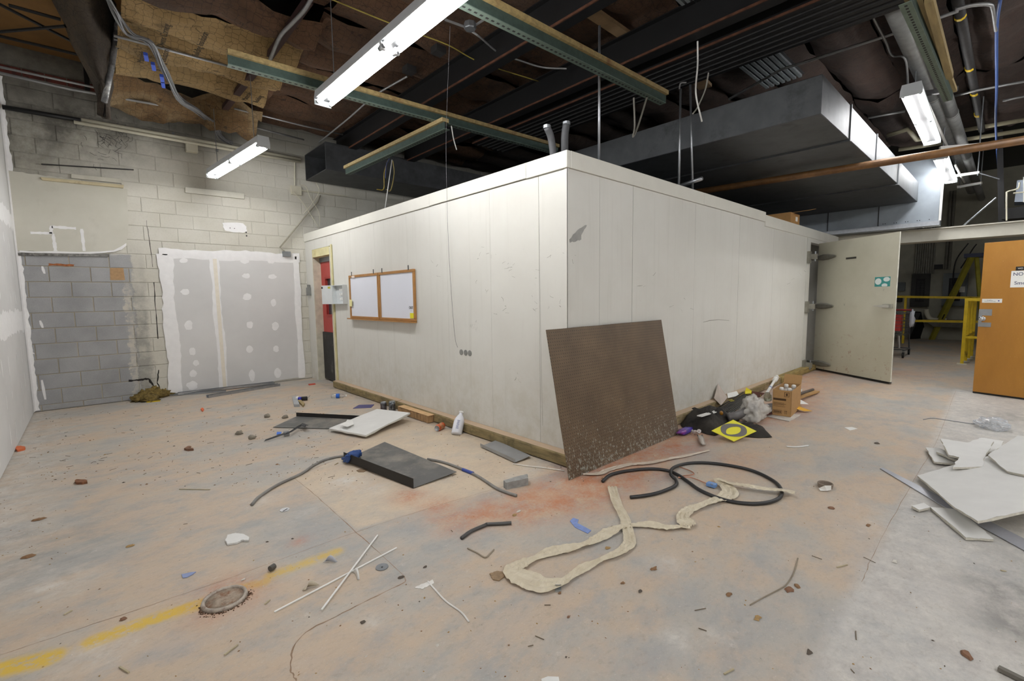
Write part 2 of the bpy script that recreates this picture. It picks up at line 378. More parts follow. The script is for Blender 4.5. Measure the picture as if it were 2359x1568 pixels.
# ================================================================== WALL, BACK: concrete block
def block_material(joint=False):
    s = NT('block_paint_and_bare'); xyz = s.sep()
    X, Z = xyz[0], xyz[2]; nz = s.noise(3, 6, .7); n2 = s.noise(9, 8, .75); pore = s.noise(120, 3, .7)
    bare = s.ramp(s.noise(2.2, 4, .6), [(.3, lin('98999a')), (.7, lin('b0b1b2'))])
    bare = s.mix(s.math('MULTIPLY', s.bw(pore, .45, .7), .3), bare, lin('6a6c6e'))
    if joint: bare = lin('b9b09c')
    paint = s.ramp(s.noise(1.3, 5, .6), [(.3, lin('c6c3b6')), (.7, lin('d6d4ca'))])
    paint = s.mix(s.math('MULTIPLY', s.bw(s.noise(60, 3, .6), .5, .75), .15), paint, lin('8c8a7c'))
    # bare zone: left of x ~ .47 and below z 2.1
    edge = s.math('ADD', X, s.math('MULTIPLY', s.math('SUBTRACT', n2, .5), .22))
    bx = s.smooth(edge, .50, .47); bz = s.smooth(s.math('ADD', Z, s.math('MULTIPLY', s.math('SUBTRACT', n2, .5), .1)), 2.12, 2.08)
    bm = s.math('MULTIPLY', bx, bz)
    # grey scrubbed strip just right of it, cream skim strip between
    st = s.math('MULTIPLY', s.smooth(edge, .44, .47), s.smooth(edge, .66, .60)); st = s.math('MULTIPLY', st, s.smooth(Z, 2.3, 1.2))
    st = s.math('MULTIPLY', st, s.bw(nz, .3, .5))
    c = s.mix(bm, paint, bare); c = s.mix(s.math('MULTIPLY', st, .75), c, lin('8a8983'))
    sk = s.math('MULTIPLY', s.math('MULTIPLY', s.smooth(edge, .375, .39), s.smooth(edge, .47, .455)), s.smooth(Z, 1.75, 1.6))
    c = s.mix(s.math('MULTIPLY', sk, s.bw(n2, .35, .6)), c, lin('c8c4b8'))
    # soot at the top left
    so = s.math('MULTIPLY', s.smooth(s.math('ADD', Z, s.math('MULTIPLY', X, -.42)), 2.75, 3.7), s.bw(nz, .15, .6), clamp=True)
    c = s.mix(s.math('MULTIPLY', so, .85), c, lin('3f3c36'))
    tp = s.smooth(Z, 3.6, 4.1); c = s.mix(s.math('MULTIPLY', tp, .65), c, lin('55524a'))
    s.color(c); s.bump(pore, .35, .004); return s.set(.85)
M_block = block_material(); M_joint = block_material(True)
M_mortar = mat('a39d8b', .95, 0, .15, 40, .4, name='mortar')
def block_wall():
    W = struct('wall_back', MB().box((XL-.2, YB+.008, 0), (18.9, YB+.25, 4.8)), M_joint, 'concrete block wall, bare grey at lower left and cream painted elsewhere')
    W['_o'] = W['_o']; org = Vector(W['_o'])
    # openings of irregular features sit proud, so blocks run everywhere
    def shared(wd, hd, dp=.03):
        mb = MB(); b = .004; w2, h2 = wd/2, hd/2
        mb.add([(-w2, 0, -h2), (w2, 0, -h2), (w2, 0, h2), (-w2, 0, h2), (-w2, -.003, -h2), (w2, -.003, -h2), (w2, -.003, h2), (-w2, -.003, h2),
                (-w2+b, -.006, -h2+b), (w2-b, -.006, -h2+b), (w2-b, -.006, h2-b), (-w2+b, -.006, h2-b)],
               [(0, 4, 7, 3), (1, 2, 6, 5), (0, 1, 5, 4), (3, 7, 6, 2), (4, 5, 9, 8), (5, 6, 10, 9), (6, 7, 11, 10), (7, 4, 8, 11), (8, 9, 10, 11)])
        me = bpy.data.meshes.new('concrete_block'); me.from_pydata([tuple(v) for v in mb.v], [], [tuple(reversed(f)) for f in mb.f]); me.update(); me.materials.append(M_block)
        import bmesh
        bm = bmesh.new(); bm.from_mesh(me); bmesh.ops.recalc_face_normals(bm, faces=bm.faces)
        if sum(f.normal.y for f in bm.faces) > 0: bmesh.ops.reverse_faces(bm, faces=bm.faces)
        bm.to_mesh(me); bm.free(); return me
    full = shared(.397, .194); low = shared(.397, .07); cnt = 0; rest = MB(); r = random.Random(5)
    for k in range(-1, 21):
        z0 = .079+.2033*k; zc = z0+.1016
        me = full
        if k == -1: me = low; zc = .042
        if zc > 4.28: break
        off = .043 if k % 2 == 0 else -.16
        for i in range(-2, 30):
            xc = off+.4064*i+.2032
            if xc < XL-.15 or xc > 12: continue
            vis = (xc < 3.2 and zc < 4.25) or (xc < 4.6 and zc > 2.6)
            if vis and cnt < 285:
                o = bpy.data.objects.new('concrete_block', me); COL.objects.link(o); o.parent = W
                o.location = Vector((xc, YB+.006+r.uniform(-.0012, .0012), zc))-org; o.rotation_euler = (r.uniform(-.004, .004), 0, r.uniform(-.003, .003)); cnt += 1
            elif zc > 2.4:
                rest.box((xc-.1985, YB+.001, zc-.097), (xc+.1985, YB+.01, zc+.097))
    a = obj('block_field', rest, M_block, W); a['kind'] = 'stuff'
    # red brick course at the top
    mr = mat('5f2a20', .85, 0, .2, 20, .3, dirt='241a16', dirt_amt=.6, name='sooty_brick')
    for i in range(8):
        x = XL+.02+i*.205
        obj('brick', MB().box((x, YB-.012, 4.27), (x+.195, YB+.02, 4.36)), mr, W)
    return W
WB = block_wall()
# side and rear walls out of the frame, back room walls
M_bkw = mat('aaa899', .8, 0, .1, 3, .1, name='back_room_paint')
struct('wall_rear', MB().box((XL-.2, -3.7, 0), (18.9, -3.5, 4.8)), M_gypl, 'plain gypsum board wall opposite the cold room')
WR = struct('wall_right', MB().box((18.6, -3.5, 0), (18.8, YB, 4.8)), M_bkw, 'cream block wall at the far end of the back room')
mb = MB()
# ================================================================== DRYWALL FEATURES ON THE BACK WALL
def wy(x, y, d=0): p = WY(x, y, YB-d); return p
t = thing('drywall_board', 'painted drywall board with torn bottom edge and mud lines, high on left of block wall', 'drywall', wy(40, 578, .02))
P = [(30, 394), (95, 404), (160, 412), (292, 436), (296, 520), (292, 566), (262, 580), (180, 583), (90, 580), (40, 577)]
q = [wy(*p, .003) for p in P]; q[0].x = XL+.003; q[-1].x = XL+.003
s = NT('board_paint'); n = s.noise(1.5, 4, .6); s.color(s.mix(s.math('MULTIPLY', s.bw(s.noise(2.5, 7, .7), .6, .8), .3), s.ramp(n, [(.3, lin('c2c0b2')), (.7, lin('d0cec2'))]), lin('9b9a8a'))); M_board = s.set(.7)
obj('board', MB().prism(jag(q, .008, 7, True, 4, 1), (0, -.016, 0)), M_board, t)
for seg in (((70, 536), (120, 537)), ((119, 522), (175, 526)), ((118, 520), (118, 538)), ((122, 538), (128, 578)), ((188, 527), (194, 578))):
    a, b = [wy(*p, .021) for p in seg]; L = []; n = 9; d = (b-a).normalized(); nn = Vector((d.z, 0, -d.x))
    for i in range(n+1): p = a.lerp(b, i/n); wv = .012+random.random()*.009; L.append([p-nn*wv, p+nn*wv+Vector((0, 0, 0))])
    obj('mud_line', MB().grid(L), M_mud, t)
L = [[wy(x, y-random.random()*3, .02), wy(x, y+3+random.random()*5, .02)] for x, y in [(45, 577), (80, 579), (130, 579), (140, 581), (180, 582), (230, 580), (262, 577), (280, 569), (291, 560)]]
obj('torn_edge', MB().grid(L), M_mud, t)
# ragged ledge of old board under it
t2 = obj('metal_edge_strip', MB().bar(wy(38, 585, .012), wy(250, 588, .012), .02, .035), mat('8d8c88', .6, .3, .25, 30, .3, dirt='35322f'), None)
tag(t2, 'dirty metal strip along the torn bottom of the drywall board', 'metal strip')
def wallboard(name, px, thick, m, label, cat='board'):
    o = obj(name, MB().prism([wy(*p, .004) for p in px], (0, -thick, 0)), m, None); bevel(o, .003); return tag(o, label, cat)
wallboard('wall_cleat', [(93, 409), (98, 416), (284, 434), (285, 427), (180, 417)], .045, mat('cbbf9c', .65, 0, .1, 5, .1, dirt='7a5a33', dirt_amt=.3), 'long narrow cream batten with brown end, nailed across top of drywall board', 'batten')
wallboard('wall_cleat', [(164, 401), (164, 411), (280, 423), (280, 413)], .03, mat('c9c6b8', .65, 0, .08, 5, .1, dirt='a56f2c', dirt_amt=.2), 'short painted batten with orange stain, just above the long batten', 'batten')
wallboard('wall_cleat', [(426, 431), (426, 444), (562, 459), (562, 446)], .03, mat('d3d1c4', .6, 0, .05, 6, .1), 'painted board with brown edge on the block wall, under the small hanging light', 'board')
# drywall infill of the old double doorway
t = thing('drywall_infill', 'grey drywall infill of an old double doorway with white taped joints', 'drywall', wy(530, 900, .02))
def quadp(a, b, c, d, th, dp=.003): return MB().prism([wy(*a, dp), wy(*b, dp), wy(*c, dp), wy(*d, dp)], (0, -th, 0))
obj('gypsum_panel', quadp((372, 585), (500, 585), (520, 894), (405, 905), .012), M_gypl, t)
obj('gypsum_panel', quadp((501, 585), (681, 598), (693, 868), (521, 894), .012), M_gypl, t)
def mudband(A, B, wpx, seed, par=t, n=26, d=.0175):
    r = random.Random(seed); L = []; A = wy(*A, d); B = wy(*B, d); dd = (B-A).normalized(); nn = Vector((-dd.z, 0, dd.x))
    ph1, ph2 = r.uniform(0, 9), r.uniform(0, 9)
    for i in range(n+1):
        p = A.lerp(B, i/n); w1 = wpx*(1+.18*math.sin(i*.5+ph1)+r.uniform(-.13, .13)); w2 = wpx*(1+.18*math.sin(i*.4+ph2)+r.uniform(-.13, .13))
        L.append([p-nn*w1+Vector((0, .002, 0)), p-nn*w1*.3-Vector((0, .002, 0)), p+nn*w2*.3-Vector((0, .002, 0)), p+nn*w2+Vector((0, .002, 0))])
    return obj('taped_joint', MB().grid(L), M_mud, par, True)
mudband((380, 585), (407, 905), .085, 1); mudband((366, 583), (690, 594), .075, 2); mudband((681, 588), (696, 870), .05, 3); mudband((492, 592), (517, 893), .06, 4)
mt = mat('eae4d6', .8, 0, .03, 20, .05, name='joint_tape')
obj('joint_tape', MB().grid([[wy(490, 596, .0215), wy(499, 596, .0215)], [wy(514, 893, .0215), wy(522, 892, .0215)]]), mt, t)
r = random.Random(8); 
for (x, y, a, b) in [(423, 600, 11, 6), (427, 672, 11, 7), (434, 749, 10, 12), (443, 809, 8, 10), (452, 836, 7, 7), (445, 860, 9, 9), (443, 888, 13, 10), (564, 602, 10, 5), (625, 602, 9, 5), (567, 635, 9, 6), (627, 637, 10, 6), (569, 683, 10, 8), (630, 697, 6, 9), (575, 748, 8, 9), (634, 751, 8, 11), (575, 804, 8, 9), (636, 804, 7, 8), (581, 864, 8, 13), (640, 859, 8, 12)]:
    pts = [wy(x+a*math.cos(u)*r.uniform(.8, 1.15), y+b*math.sin(u)*r.uniform(.8, 1.15), .0162) for u in [i*math.pi/6 for i in range(12)]]
    obj('screw_mud', MB().add(pts, [tuple(range(12))]), M_mud, t)
# white mud smear with holes on the painted block
pts = [wy(x, y, .003) for x, y in [(512, 513), (560, 514), (568, 522), (569, 531), (560, 536), (530, 533), (518, 530)]]
o = obj('mud_smear', MB().add(jag(pts, .01, 4, True, 5, 1), [tuple(range(28))]), M_mud, WB)
for x, y in ((567, 535), (568, 543), (540, 526), (530, 525)):
    obj('anchor_hole', MB().lathe(wy(x, y, .001), (0, -1, 0), [(.012 if x > 560 else .007, 0), (.012 if x > 560 else .007, .003)], 10), M_ink, WB)
# conspicuous coloured faces on some bare blocks
m_tan = mat('b3926b', .9, 0, .1, 30, .3); m_or = mat('a5663d', .9, 0, .3, 30, .3)
obj('tan_block_face', MB().prism([wy(*p, .0015) for p in [(253, 617), (284, 617), (288, 645), (254, 645)]], (0, -.003, 0)), m_tan, WB)
obj('rust_smear', MB().prism(jag([wy(*p, .0015) for p in [(112, 606), (170, 609), (170, 613), (112, 612)]], .006, 6, True, 2, 1), (0, -.001, 0)), m_or, WB)
for a, b in (((96, 875), (104, 920)), ((92, 738), (98, 755)), ((97, 613), (102, 630)), ((62, 805), (78, 815))):
    A, B = wy(*a, .002), wy(*b, .002); obj('mud_smear', MB().grid([[A+Vector((-.008, 0, 0)), A+Vector((.01, 0, 0))], [A.lerp(B, .5)+Vector((-.014, 0, 0)), A.lerp(B, .5)+Vector((.016, 0, 0))], [B+Vector((-.007, 0, 0)), B+Vector((.012, 0, 0))]]), M_mud, WB)
# crack and hole near the floor, cracks in the paint
def crack(pts, wd, seed=1):
    r = random.Random(seed); q = [wy(*p, .0015) for p in pts]; Q = []
    for a, b in zip(q[:-1], q[1:]):
        for k in range(5): Q.append(a.lerp(b, k/5)+Vector((r.uniform(-.004, .004), 0, r.uniform(-.004, .004))))
    Q.append(q[-1]); L = []
    for i, p in enumerate(Q):
        d = (Q[min(i+1, len(Q)-1)]-Q[max(i-1, 0)]).normalized(); n = Vector((-d.z, 0, d.x)); ww = wd*r.uniform(.4, 1.2)
        L.append([p-n*ww, p+n*ww])
    obj('crack', MB().grid(L), flat('2a2724', .9), WB)
crack([(297, 877), (325, 874), (342, 872), (352, 885), (357, 893)], .014); crack([(337, 508), (345, 560), (352, 615)], .004, 2); crack([(355, 650), (359, 720), (364, 780)], .006, 3); crack([(366, 851), (362, 880), (368, 893)], .008, 4)
# ================================================================== WALK-IN COOLER (cold room)
def cooler_mat(nm, c1, c2):
    s = NT(nm); n = s.noise(.9, 5, .6); c = s.ramp(n, [(.3, lin(c1)), (.7, lin(c2))])
    st = s.noise(1.0, 4, .6, stretch=(14, 14, .6)); c = s.mix(s.math('MULTIPLY', s.bw(st, .55, .72), .16), c, lin('a8a69a'))
    xyz = s.sep(); low = s.smooth(xyz[2], .9, .1); d = s.noise(5, 9, .78)
    c = s.mix(s.math('MULTIPLY', s.math('MULTIPLY', low, s.bw(d, .42, .7)), .5), c, lin('a8a083'))
    sc = s.noise(3.2, 10, .82); band = s.math('MULTIPLY', s.smooth(xyz[2], 2.1, 1.7), s.smooth(xyz[2], .9, 1.2))
    c = s.mix(s.math('MULTIPLY', s.math('MULTIPLY', band, s.bw(sc, .64, .70)), .6), c, lin('77766f'))
    s.color(c)
    b = s.bump(s.noise(1, 1, .5, stretch=(110, 110, .4)), .10, .004); s.bump(s.noise(25, 4, .6), .06, .004, b); return s.set(.42)
M_cool = cooler_mat('cooler_panel_paint', 'cfcec7', 'dadad4'); M_fasc = mat('d9d8cf', .45, 0, .03, 4, .05, name='fascia_paint')
CO = thing('walk_in_cooler', 'large off-white walk-in cold room of tall metal panels standing on timber sills', 'cold room', (X0, Y0, 0))
XE = 11.3; ZB = .115; gap = .004
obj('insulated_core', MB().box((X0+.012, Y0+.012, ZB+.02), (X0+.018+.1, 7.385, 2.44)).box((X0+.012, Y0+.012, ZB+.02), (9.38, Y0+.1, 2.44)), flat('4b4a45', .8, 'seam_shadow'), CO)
lf = [Y0, 2.812, 3.47, 4.206, 5.05, 5.915, 6.7, 7.37]
for i, (a, b) in enumerate(zip(lf[:-1], lf[1:])):
    sgap = gap if i in (0,) else .0015
    o = obj('wall_panel', MB().box((X0, a+(sgap if i else 0), ZB), (X0+.012, b-sgap/2, 2.45)), M_cool, CO)
rf = [X0+.0125, 3.344, 3.864, 5.13, 6.379, 7.658, 9.30]
for i, (a, b) in enumerate(zip(rf[:-1], rf[1:])):
    obj('wall_panel', MB().box((a+(.002 if i else 0), Y0, ZB), (b-(.004 if i in (1, 3) else .0015), Y0+.012, 2.45)), M_cool, CO)
obj('wall_panel', MB().box((X0, 8.285, 0), (X0+.1, YB-.004, 2.45)), M_cool, CO)        # left of the red door
obj('wall_panel', MB().box((X0, 7.371, 2.285), (X0+.1, 8.284, 2.45)), M_cool, CO)
obj('wall_panel', MB().box((9.302, Y0-.005, .0), (9.5, Y0+.1, 2.42)), M_cool, CO)      # hinge jamb
obj('wall_panel', MB().box((9.5, Y0-.002, 2.32), (XE, Y0+.1, 2.45)), M_cool, CO)
obj('wall_panel', MB().box((10.95, Y0, 0), (XE, Y0+.1, 2.32)), M_cool, CO)
obj('wall_panel', MB().box((XE-.1, Y0+.1, 0), (XE, YB, 2.45)), M_cool, CO)
obj('roof_panel', MB().box((X0+.02, Y0+.02, 2.46), (XE-.02, YB-.01, 2.52)), M_steel, CO)
for y0, y1, dz in ((Y0-.012, 2.95, 0), (2.953, 4.5, .004), (4.503, 6.3, 0), (6.303, YB-.005, -.003)):
    o = obj('fascia_board', MB().box((X0-.016, y0, 2.452+dz), (X0+.03, y1, H)), M_fasc, CO); bevel(o, .003)
for x0, x1, dz in ((X0+.031, 5.3, 0), (5.303, 7.25, .002), (7.253, XE, -.06)):
    o = obj('fascia_board', MB().box((x0, Y0-.016, 2.452+dz), (x1, Y0+.03, H+dz*.6)), M_fasc, CO); bevel(o, .003)
obj('corner_trim', MB().box((X0-.003, Y0-.003, ZB), (X0+.02, Y0+.0, 2.452)).box((X0-.003, Y0-.003, ZB), (X0, Y0+.03, 2.452)), M_cool, CO)
# inside of the cold room so that the open doorway is dark but real
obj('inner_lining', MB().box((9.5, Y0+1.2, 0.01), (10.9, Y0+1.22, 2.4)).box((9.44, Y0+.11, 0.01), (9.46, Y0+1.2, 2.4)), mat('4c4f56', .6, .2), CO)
# timber sills
Msill = mat('8a7a55', .8, 0, .3, 10, .35, stretch=(3, .5, 3), dirt='5a5138', dirt_amt=.5, name='old_timber'); Msill2 = mat('8a7a55', .8, 0, .3, 10, .35, stretch=(.5, 3, 3), dirt='b9a58a', dirt_amt=.5, name='old_timber')
for m_ in (Msill, Msill2):
    t_ = m_.node_tree; b_ = t_.nodes['Principled BSDF']; g_ = t_.nodes.new('ShaderNodeNewGeometry'); sp_ = t_.nodes.new('ShaderNodeSeparateXYZ'); t_.links.new(g_.outputs['Normal'], sp_.inputs[0])
    mr_ = t_.nodes.new('ShaderNodeMapRange'); mr_.inputs[1].default_value = .6; mr_.inputs[2].default_value = .9; mr_.inputs[4].default_value = .85; t_.links.new(sp_.outputs[2], mr_.inputs[0])
    mx_ = t_.nodes.new('ShaderNodeMixRGB'); src = b_.inputs['Base Color'].links[0].from_socket; t_.links.new(mr_.outputs[0], mx_.inputs[0]); t_.links.new(src, mx_.inputs[1]); mx_.inputs[2].default_value = lin('c3ab92'); t_.links.new(mx_.outputs[0], b_.inputs['Base Color'])
def sill(a, b, along, m, lab):
    mb = MB(); n = 14; r = random.Random(int(a*10)); L = []
    prof = [(0, .004), (-.07, .004), (-.088, .012), (-.088, .095), (-.08, .108), (0, ZB-.001)]
    for i in range(n+1):
        t_ = a+(b-a)*i/n; e = r.uniform(-.004, .004)
        if along == 'y': L.append([Vector((X0+dx+(e if dx else 0), t_, z)) for dx, z in prof])
        else: L.append([Vector((t_, Y0+dx+(e if dx else 0), z)) for dx, z in prof])
    mb.grid(L); k = len(prof); mb.f += [tuple(range(k)), tuple(range(n*k+k-1, n*k-1, -1))]
    o = obj('timber_sill', mb, m); return tag(o, lab, 'timber')
sill(Y0-.085, 5.3, 'y', Msill, 'weathered timber sill under the cold room wall, near half ending behind the pegboard')
sill(5.31, 7.4, 'y', Msill, 'yellowish timber sill under the whiteboards, ending at the red door')
sill(X0+.002, 7.95, 'x', Msill2, 'dusty timber sill under the cold room wall behind the rubbish pile')
sill(7.97, 10.0, 'x', mat('96824f', .8, 0, .3, 10, .3, stretch=(.5, 3, 3), name='newer_timber'), 'greenish timber sill running from the rubbish pile to the big open cold room door')
# red door in its opening
fr = mat('d6cf9f', .6, 0, .1, 6, .15, dirt='b9ab72', dirt_amt=.4, name='yellowed_trim')
RD = thing('red_door', 'red door with small window and black kick plate, recessed in the cold room wall', 'door', (X0+.13, 7.88, 0))
y0, y1, zt = 7.50, 8.26, 2.15
obj('door_frame', MB().box((X0-.012, 7.385, .1), (X0+.012, 7.44, 2.3)), fr, RD); obj('door_frame', MB().box((X0-.006, 7.441, 0.0), (X0+.2, y0, 2.27)), mat('cfcbb8', .6), RD)
obj('door_frame', MB().box((X0-.002, y1, 0), (X0+.2, 8.284, 2.27)), mat('cfcbb8', .6), RD); obj('door_frame', MB().box((X0-.006, 7.501, zt), (X0+.2, 8.259, 2.28)), fr, RD)
obj('door_head', MB().box((X0+.11, y0, 2.07), (X0+.15, y1, zt)), M_steel, RD)
mred = mat('b0423d', .45, 0, .08, 8, .1, name='red_paint')
lf_ = MB(); xd = X0+.13; wy0, wy1, wz0, wz1 = 7.62, 8.04, 1.17, 1.78
for a in ((y0, .83, wy0, 2.07), (wy1, .83, y1, 2.07), (wy0, .83, wy1, wz0), (wy0, wz1, wy1, 2.07)): lf_.box((xd, a[0], a[1]), (xd+.045, a[2], a[3]))
leaf = obj('door_leaf', lf_, mred, RD)
fr2 = MB(); 
for a in ((wy0-.03, wz0-.03, wy0, wz1+.03), (wy1, wz0-.03, wy1+.03, wz1+.03), (wy0, wz0-.03, wy1, wz0), (wy0, wz1, wy1, wz1+.03)): fr2.box((xd-.018, a[0], a[1]), (xd, a[2], a[3]))
obj('window_frame', fr2, mat('a03028', .45), leaf)
obj('window_pane', MB().box((xd+.02, wy0, wz0), (xd+.026, wy1, wz1)), mat('3d4148', .2, 0, .3, 20, 0, name='dusty_glass'), leaf)
obj('kick_plate', MB().box((xd-.028, y0+.004, .03), (xd, y1-.004, .86)), mat('242424', .55, 0, .25, 8, .1, dirt='6a6a68', dirt_amt=.15, name='scuffed_black_rubber'), leaf)
obj('dark_gap', MB().box((X0+.2, y0-.03, 0.01), (X0+.22, y1+.03, 2.2)), M_ink, RD)
# little switch box left of the red door
o = tag(obj('switch_box', MB().box((X0-.06, 8.42, 1.50), (X0, 8.5, 1.64)).box((X0-.05, 8.43, 1.64), (X0-.01, 8.47, 1.69)), mat('8d8f8c', .5, .3)), 'small grey electrical switch box on the cold room wall left of the red door', 'electrical box')
# key cabinet
px = lambda x, y, X=X0: WX(x, y, X)
a = px(769, 655); b = px(799, 700)
KC = thing('key_cabinet', 'small open white metal cabinet on the wall between red door and whiteboards', 'cabinet', (X0, 7.1, 1.32))
mkw = mat('d4d9da', .4, .2, .03, 10, .03, name='white_enamel')
ya, yb, za, zb = px(775, 657).y, px(799, 657).y, px(790, 700).z, px(790, 656).z
ya, yb = max(ya, yb), min(ya, yb)
cb = MB().box((X0-.012, yb, za), (X0-.001, ya, zb)).box((X0-.07, yb, za), (X0-.012, yb+.01, zb)).box((X0-.07, ya-.01, za), (X0-.012, ya, zb)).box((X0-.07, yb+.01, za), (X0-.012, ya-.01, za+.01)).box((X0-.07, yb+.01, zb-.01), (X0-.012, ya-.01, zb))
obj('cabinet_body', cb, mkw, KC)
dr = obj('cabinet_door', MB().bar((X0-.07, ya, (za+zb)/2), (X0-.15, ya+.22, (za+zb)/2), .012, zb-za), mkw, KC)
obj('door_label', MB().bar((X0-.148, ya+.19, zb-.035), (X0-.158, ya+.217, zb-.035), .003, .03), M_ink, dr); obj('door_label', MB().bar((X0-.09, ya+.03, zb-.035), (X0-.108, ya+.08, zb-.035), .003, .03), flat('b8b13c', .6), dr)
for k in range(3):
    hk = MB()
    for j in range(3): hk.box((X0-.03, yb+.06+j*.06, zb-.09-k*.07), (X0-.012, yb+.09+j*.06, zb-.06-k*.07))
    obj('key_hooks', hk, mat('f1f1ee', .5), KC)
# whiteboards
mwf = mat('a97a43', .5, 0, .1, 8, .1, name='oak_frame'); mwb = mat('dfe3ee', .22, 0, .01, 3, 0, name='whiteboard_surface')
def whiteboard(ya, yb, z0, z1, lab, tilt=0):
    T = thing('whiteboard', lab, 'whiteboard', (X0, (ya+yb)/2, z0), 'whiteboards on the cold room wall'); x1 = X0-.004; x0 = X0-.03; f_ = .034
    obj('writing_surface', MB().box((x1-.012, yb+f_, z0+f_), (x1, ya-f_, z1-f_)), mwb, T)
    for a_ in ((yb, z0, ya, z0+f_), (yb, z1-f_, ya, z1), (yb, z0+f_, yb+f_, z1-f_), (ya-f_, z0+f_, ya, z1-f_)):
        o = obj('frame_rail', MB().box((x0, a_[0], a_[1]), (x1, a_[2], a_[3])), mwf, T); bevel(o, .004, 2)
    o = obj('pen_tray', MB().box((x0-.045, yb+.0, z0-.014), (x1, ya, z0-.002)).box((x0-.05, yb, z0-.014), (x0-.045, ya, z0+.004)), mwf, T)
    for yy in (yb+.12, ya-.12): obj('hanger', MB().bar((x0, yy, z1-.01), (x0, yy, z1+.05), .018, .004, (1, 0, 0)), mat('3a3a3a', .5, .5), T)
    return T
W1 = whiteboard(6.745, 5.80, 1.142, 1.775, 'left whiteboard in an oak frame with a pale sticky note at its left edge')
W2 = whiteboard(5.79, 4.868, 1.142, 1.775, 'right whiteboard in an oak frame with a bright yellow note in its lower corner')
obj('sticky_note', MB().bar((X0-.034, 6.735, 1.37), (X0-.036, 6.64, 1.365), .001, .1), mat('e6dfa2', .8), W1)
obj('tape_scrap', MB().box((X0-.034, 6.52, 1.735), (X0-.031, 6.62, 1.765)), mat('e8d9cc', .8), W1)
obj('yellow_note', MB().box((X0-.021, 4.905, 1.18), (X0-.017, 5.0, 1.245)), flat('e3dc2c', .8), W2)
text('handwriting', 'OUT', W2, (X0-.018, 4.975, 1.31), (0, -1, 0), (0, 0, 1), .045, M_ink); text('handwriting', '- -', W2, (X0-.018, 4.975, 1.275), (0, -1, 0), (0, 0, 1), .03, M_ink)
# three round plugs and scuff marks in the wall
T = thing('wall_plugs', 'row of three round grey plugs in the cold room wall below the whiteboards', 'wall plug', px(1073, 813))
for x in (1063, 1073, 1082.5): obj('round_plug', MB().lathe(px(x, 811+(x-1063)*.12), (-1, 0, 0), [(.031, 0), (.031, .004), (.024, .005), (.008, .006)], 18), mat('8e8f8c', .5, .2, .2, 60, .2), T)
Mscr = flat('8f8f86', .8, 'scratch')
def scratch(pts, plane, wd=.004, m=Mscr, name='scratch'):
    f = (lambda p: WX(p[0], p[1], X0-.0008)) if plane == 'x' else (lambda p: WY(p[0], p[1], Y0-.0008))
    q = [f(p) for p in pts]; L = []
    for i, p in enumerate(q):
        d = (q[min(i+1, len(q)-1)]-q[max(i-1, 0)]).normalized(); n = d.cross(Vector((1, 0, 0)) if plane == 'x' else Vector((0, 1, 0))); ww = wd*random.uniform(.3, 1)
        L.append([p-n*ww, p+n*ww])
    return obj(name, MB().grid(L), m, CO)
for pts in ([(1240, 400), (1243, 600), (1247, 850), (1250, 980)],): scratch(pts, 'x', .002)
r = random.Random(11)
for cx_, cy_, pl, n in ((1130, 580, 'x', 7), (1200, 625, 'x', 9), (1260, 690, 'x', 8), (1150, 700, 'x', 5), (1090, 650, 'x', 3), (1010, 620, 'x', 3), (1290, 590, 'x', 6), (1180, 870, 'x', 4), (1560, 700, 'y', 4), (1500, 640, 'y', 4), (1820, 640, 'y', 4)):
    for k in range(n):
        x = cx_+r.uniform(-35, 35); y = cy_+r.uniform(-22, 22); a_ = r.uniform(0, 3.1); l_ = r.uniform(3, 12)
        scratch([(x, y), (x+l_*.5*math.cos(a_)+r.uniform(-2, 2), y+l_*.5*math.sin(a_)), (x+l_*math.cos(a_), y+l_*math.sin(a_))], pl, r.uniform(.001, .003))
P = [(1311, 552), (1330, 530), (1347, 519), (1352, 519), (1340, 540), (1338, 552), (1325, 557), (1313, 559)]
obj('bare_patch', MB().add(jag([WY(x, y, Y0-.001) for x, y in P], .008, 4, True, 6, 1), [tuple(range(32))]), mat('a3a39f', .7), CO)
scratch([(1620, 742), (1635, 738), (1655, 736), (1680, 738)], 'y', .004)
# long wire hanging down over the left wall
wire = mat('77767a', .5, .3, .1, 20, 0, name='thin_wire')
o = obj('hanging_wire', MB().tube(smooth_path([G(1037, 60, 3.9)] + [WX(x, y, X0-.035) for x, y in [(1028, 300), (1029, 430), (1033, 560), (1040, 680), (1048, 775), (1054, 800)]], 5), .0018, 5), wire)
tag(o, 'long thin wire hanging down the cold room wall right of the whiteboards', 'wire')
# ---- big cold room door, open
HB = Vector((9.50, 2.40, 0)); FE = G(2050, 886); FE.z = 0
A = G(1873, 851); A.z = 0; dirv = (FE-A).normalized(); nrm = Vector((dirv.y, -dirv.x, 0)); nrm = nrm if nrm.dot(-A) > 0 else -nrm
CD = thing('cold_room_door', 'big open cream insulated door with three strap hinges, standing out from the cold room', 'door', (A.x, A.y, .03))
s = NT('cooler_door_paint'); c = s.ramp(s.noise(1.4, 5, .6), [(.3, lin('c2c0ad')), (.7, lin('d0cebd'))]); z = s.sep()[2]
c = s.mix(s.math('MULTIPLY', s.smooth(z, 1.4, .1), .22), c, lin('a89f7e')); c = s.mix(s.math('MULTIPLY', s.math('MULTIPLY', s.smooth(z, 1.0, .0), s.bw(s.noise(11, 8, .75), .58, .66)), .8), c, lin('8e4f2c'))
c = s.mix(s.math('MULTIPLY', s.bw(s.noise(9, 9, .8), .64, .69), .5), c, lin('55564c')); s.color(c); s.bump(s.noise(30, 4, .6), .08, .004); M_cdoor = s.set(.45)
W_ = (FE-A).length; zt = 2.32
def dp(u, z, out=0): return A+dirv*u+nrm*out+Vector((0, 0, z))
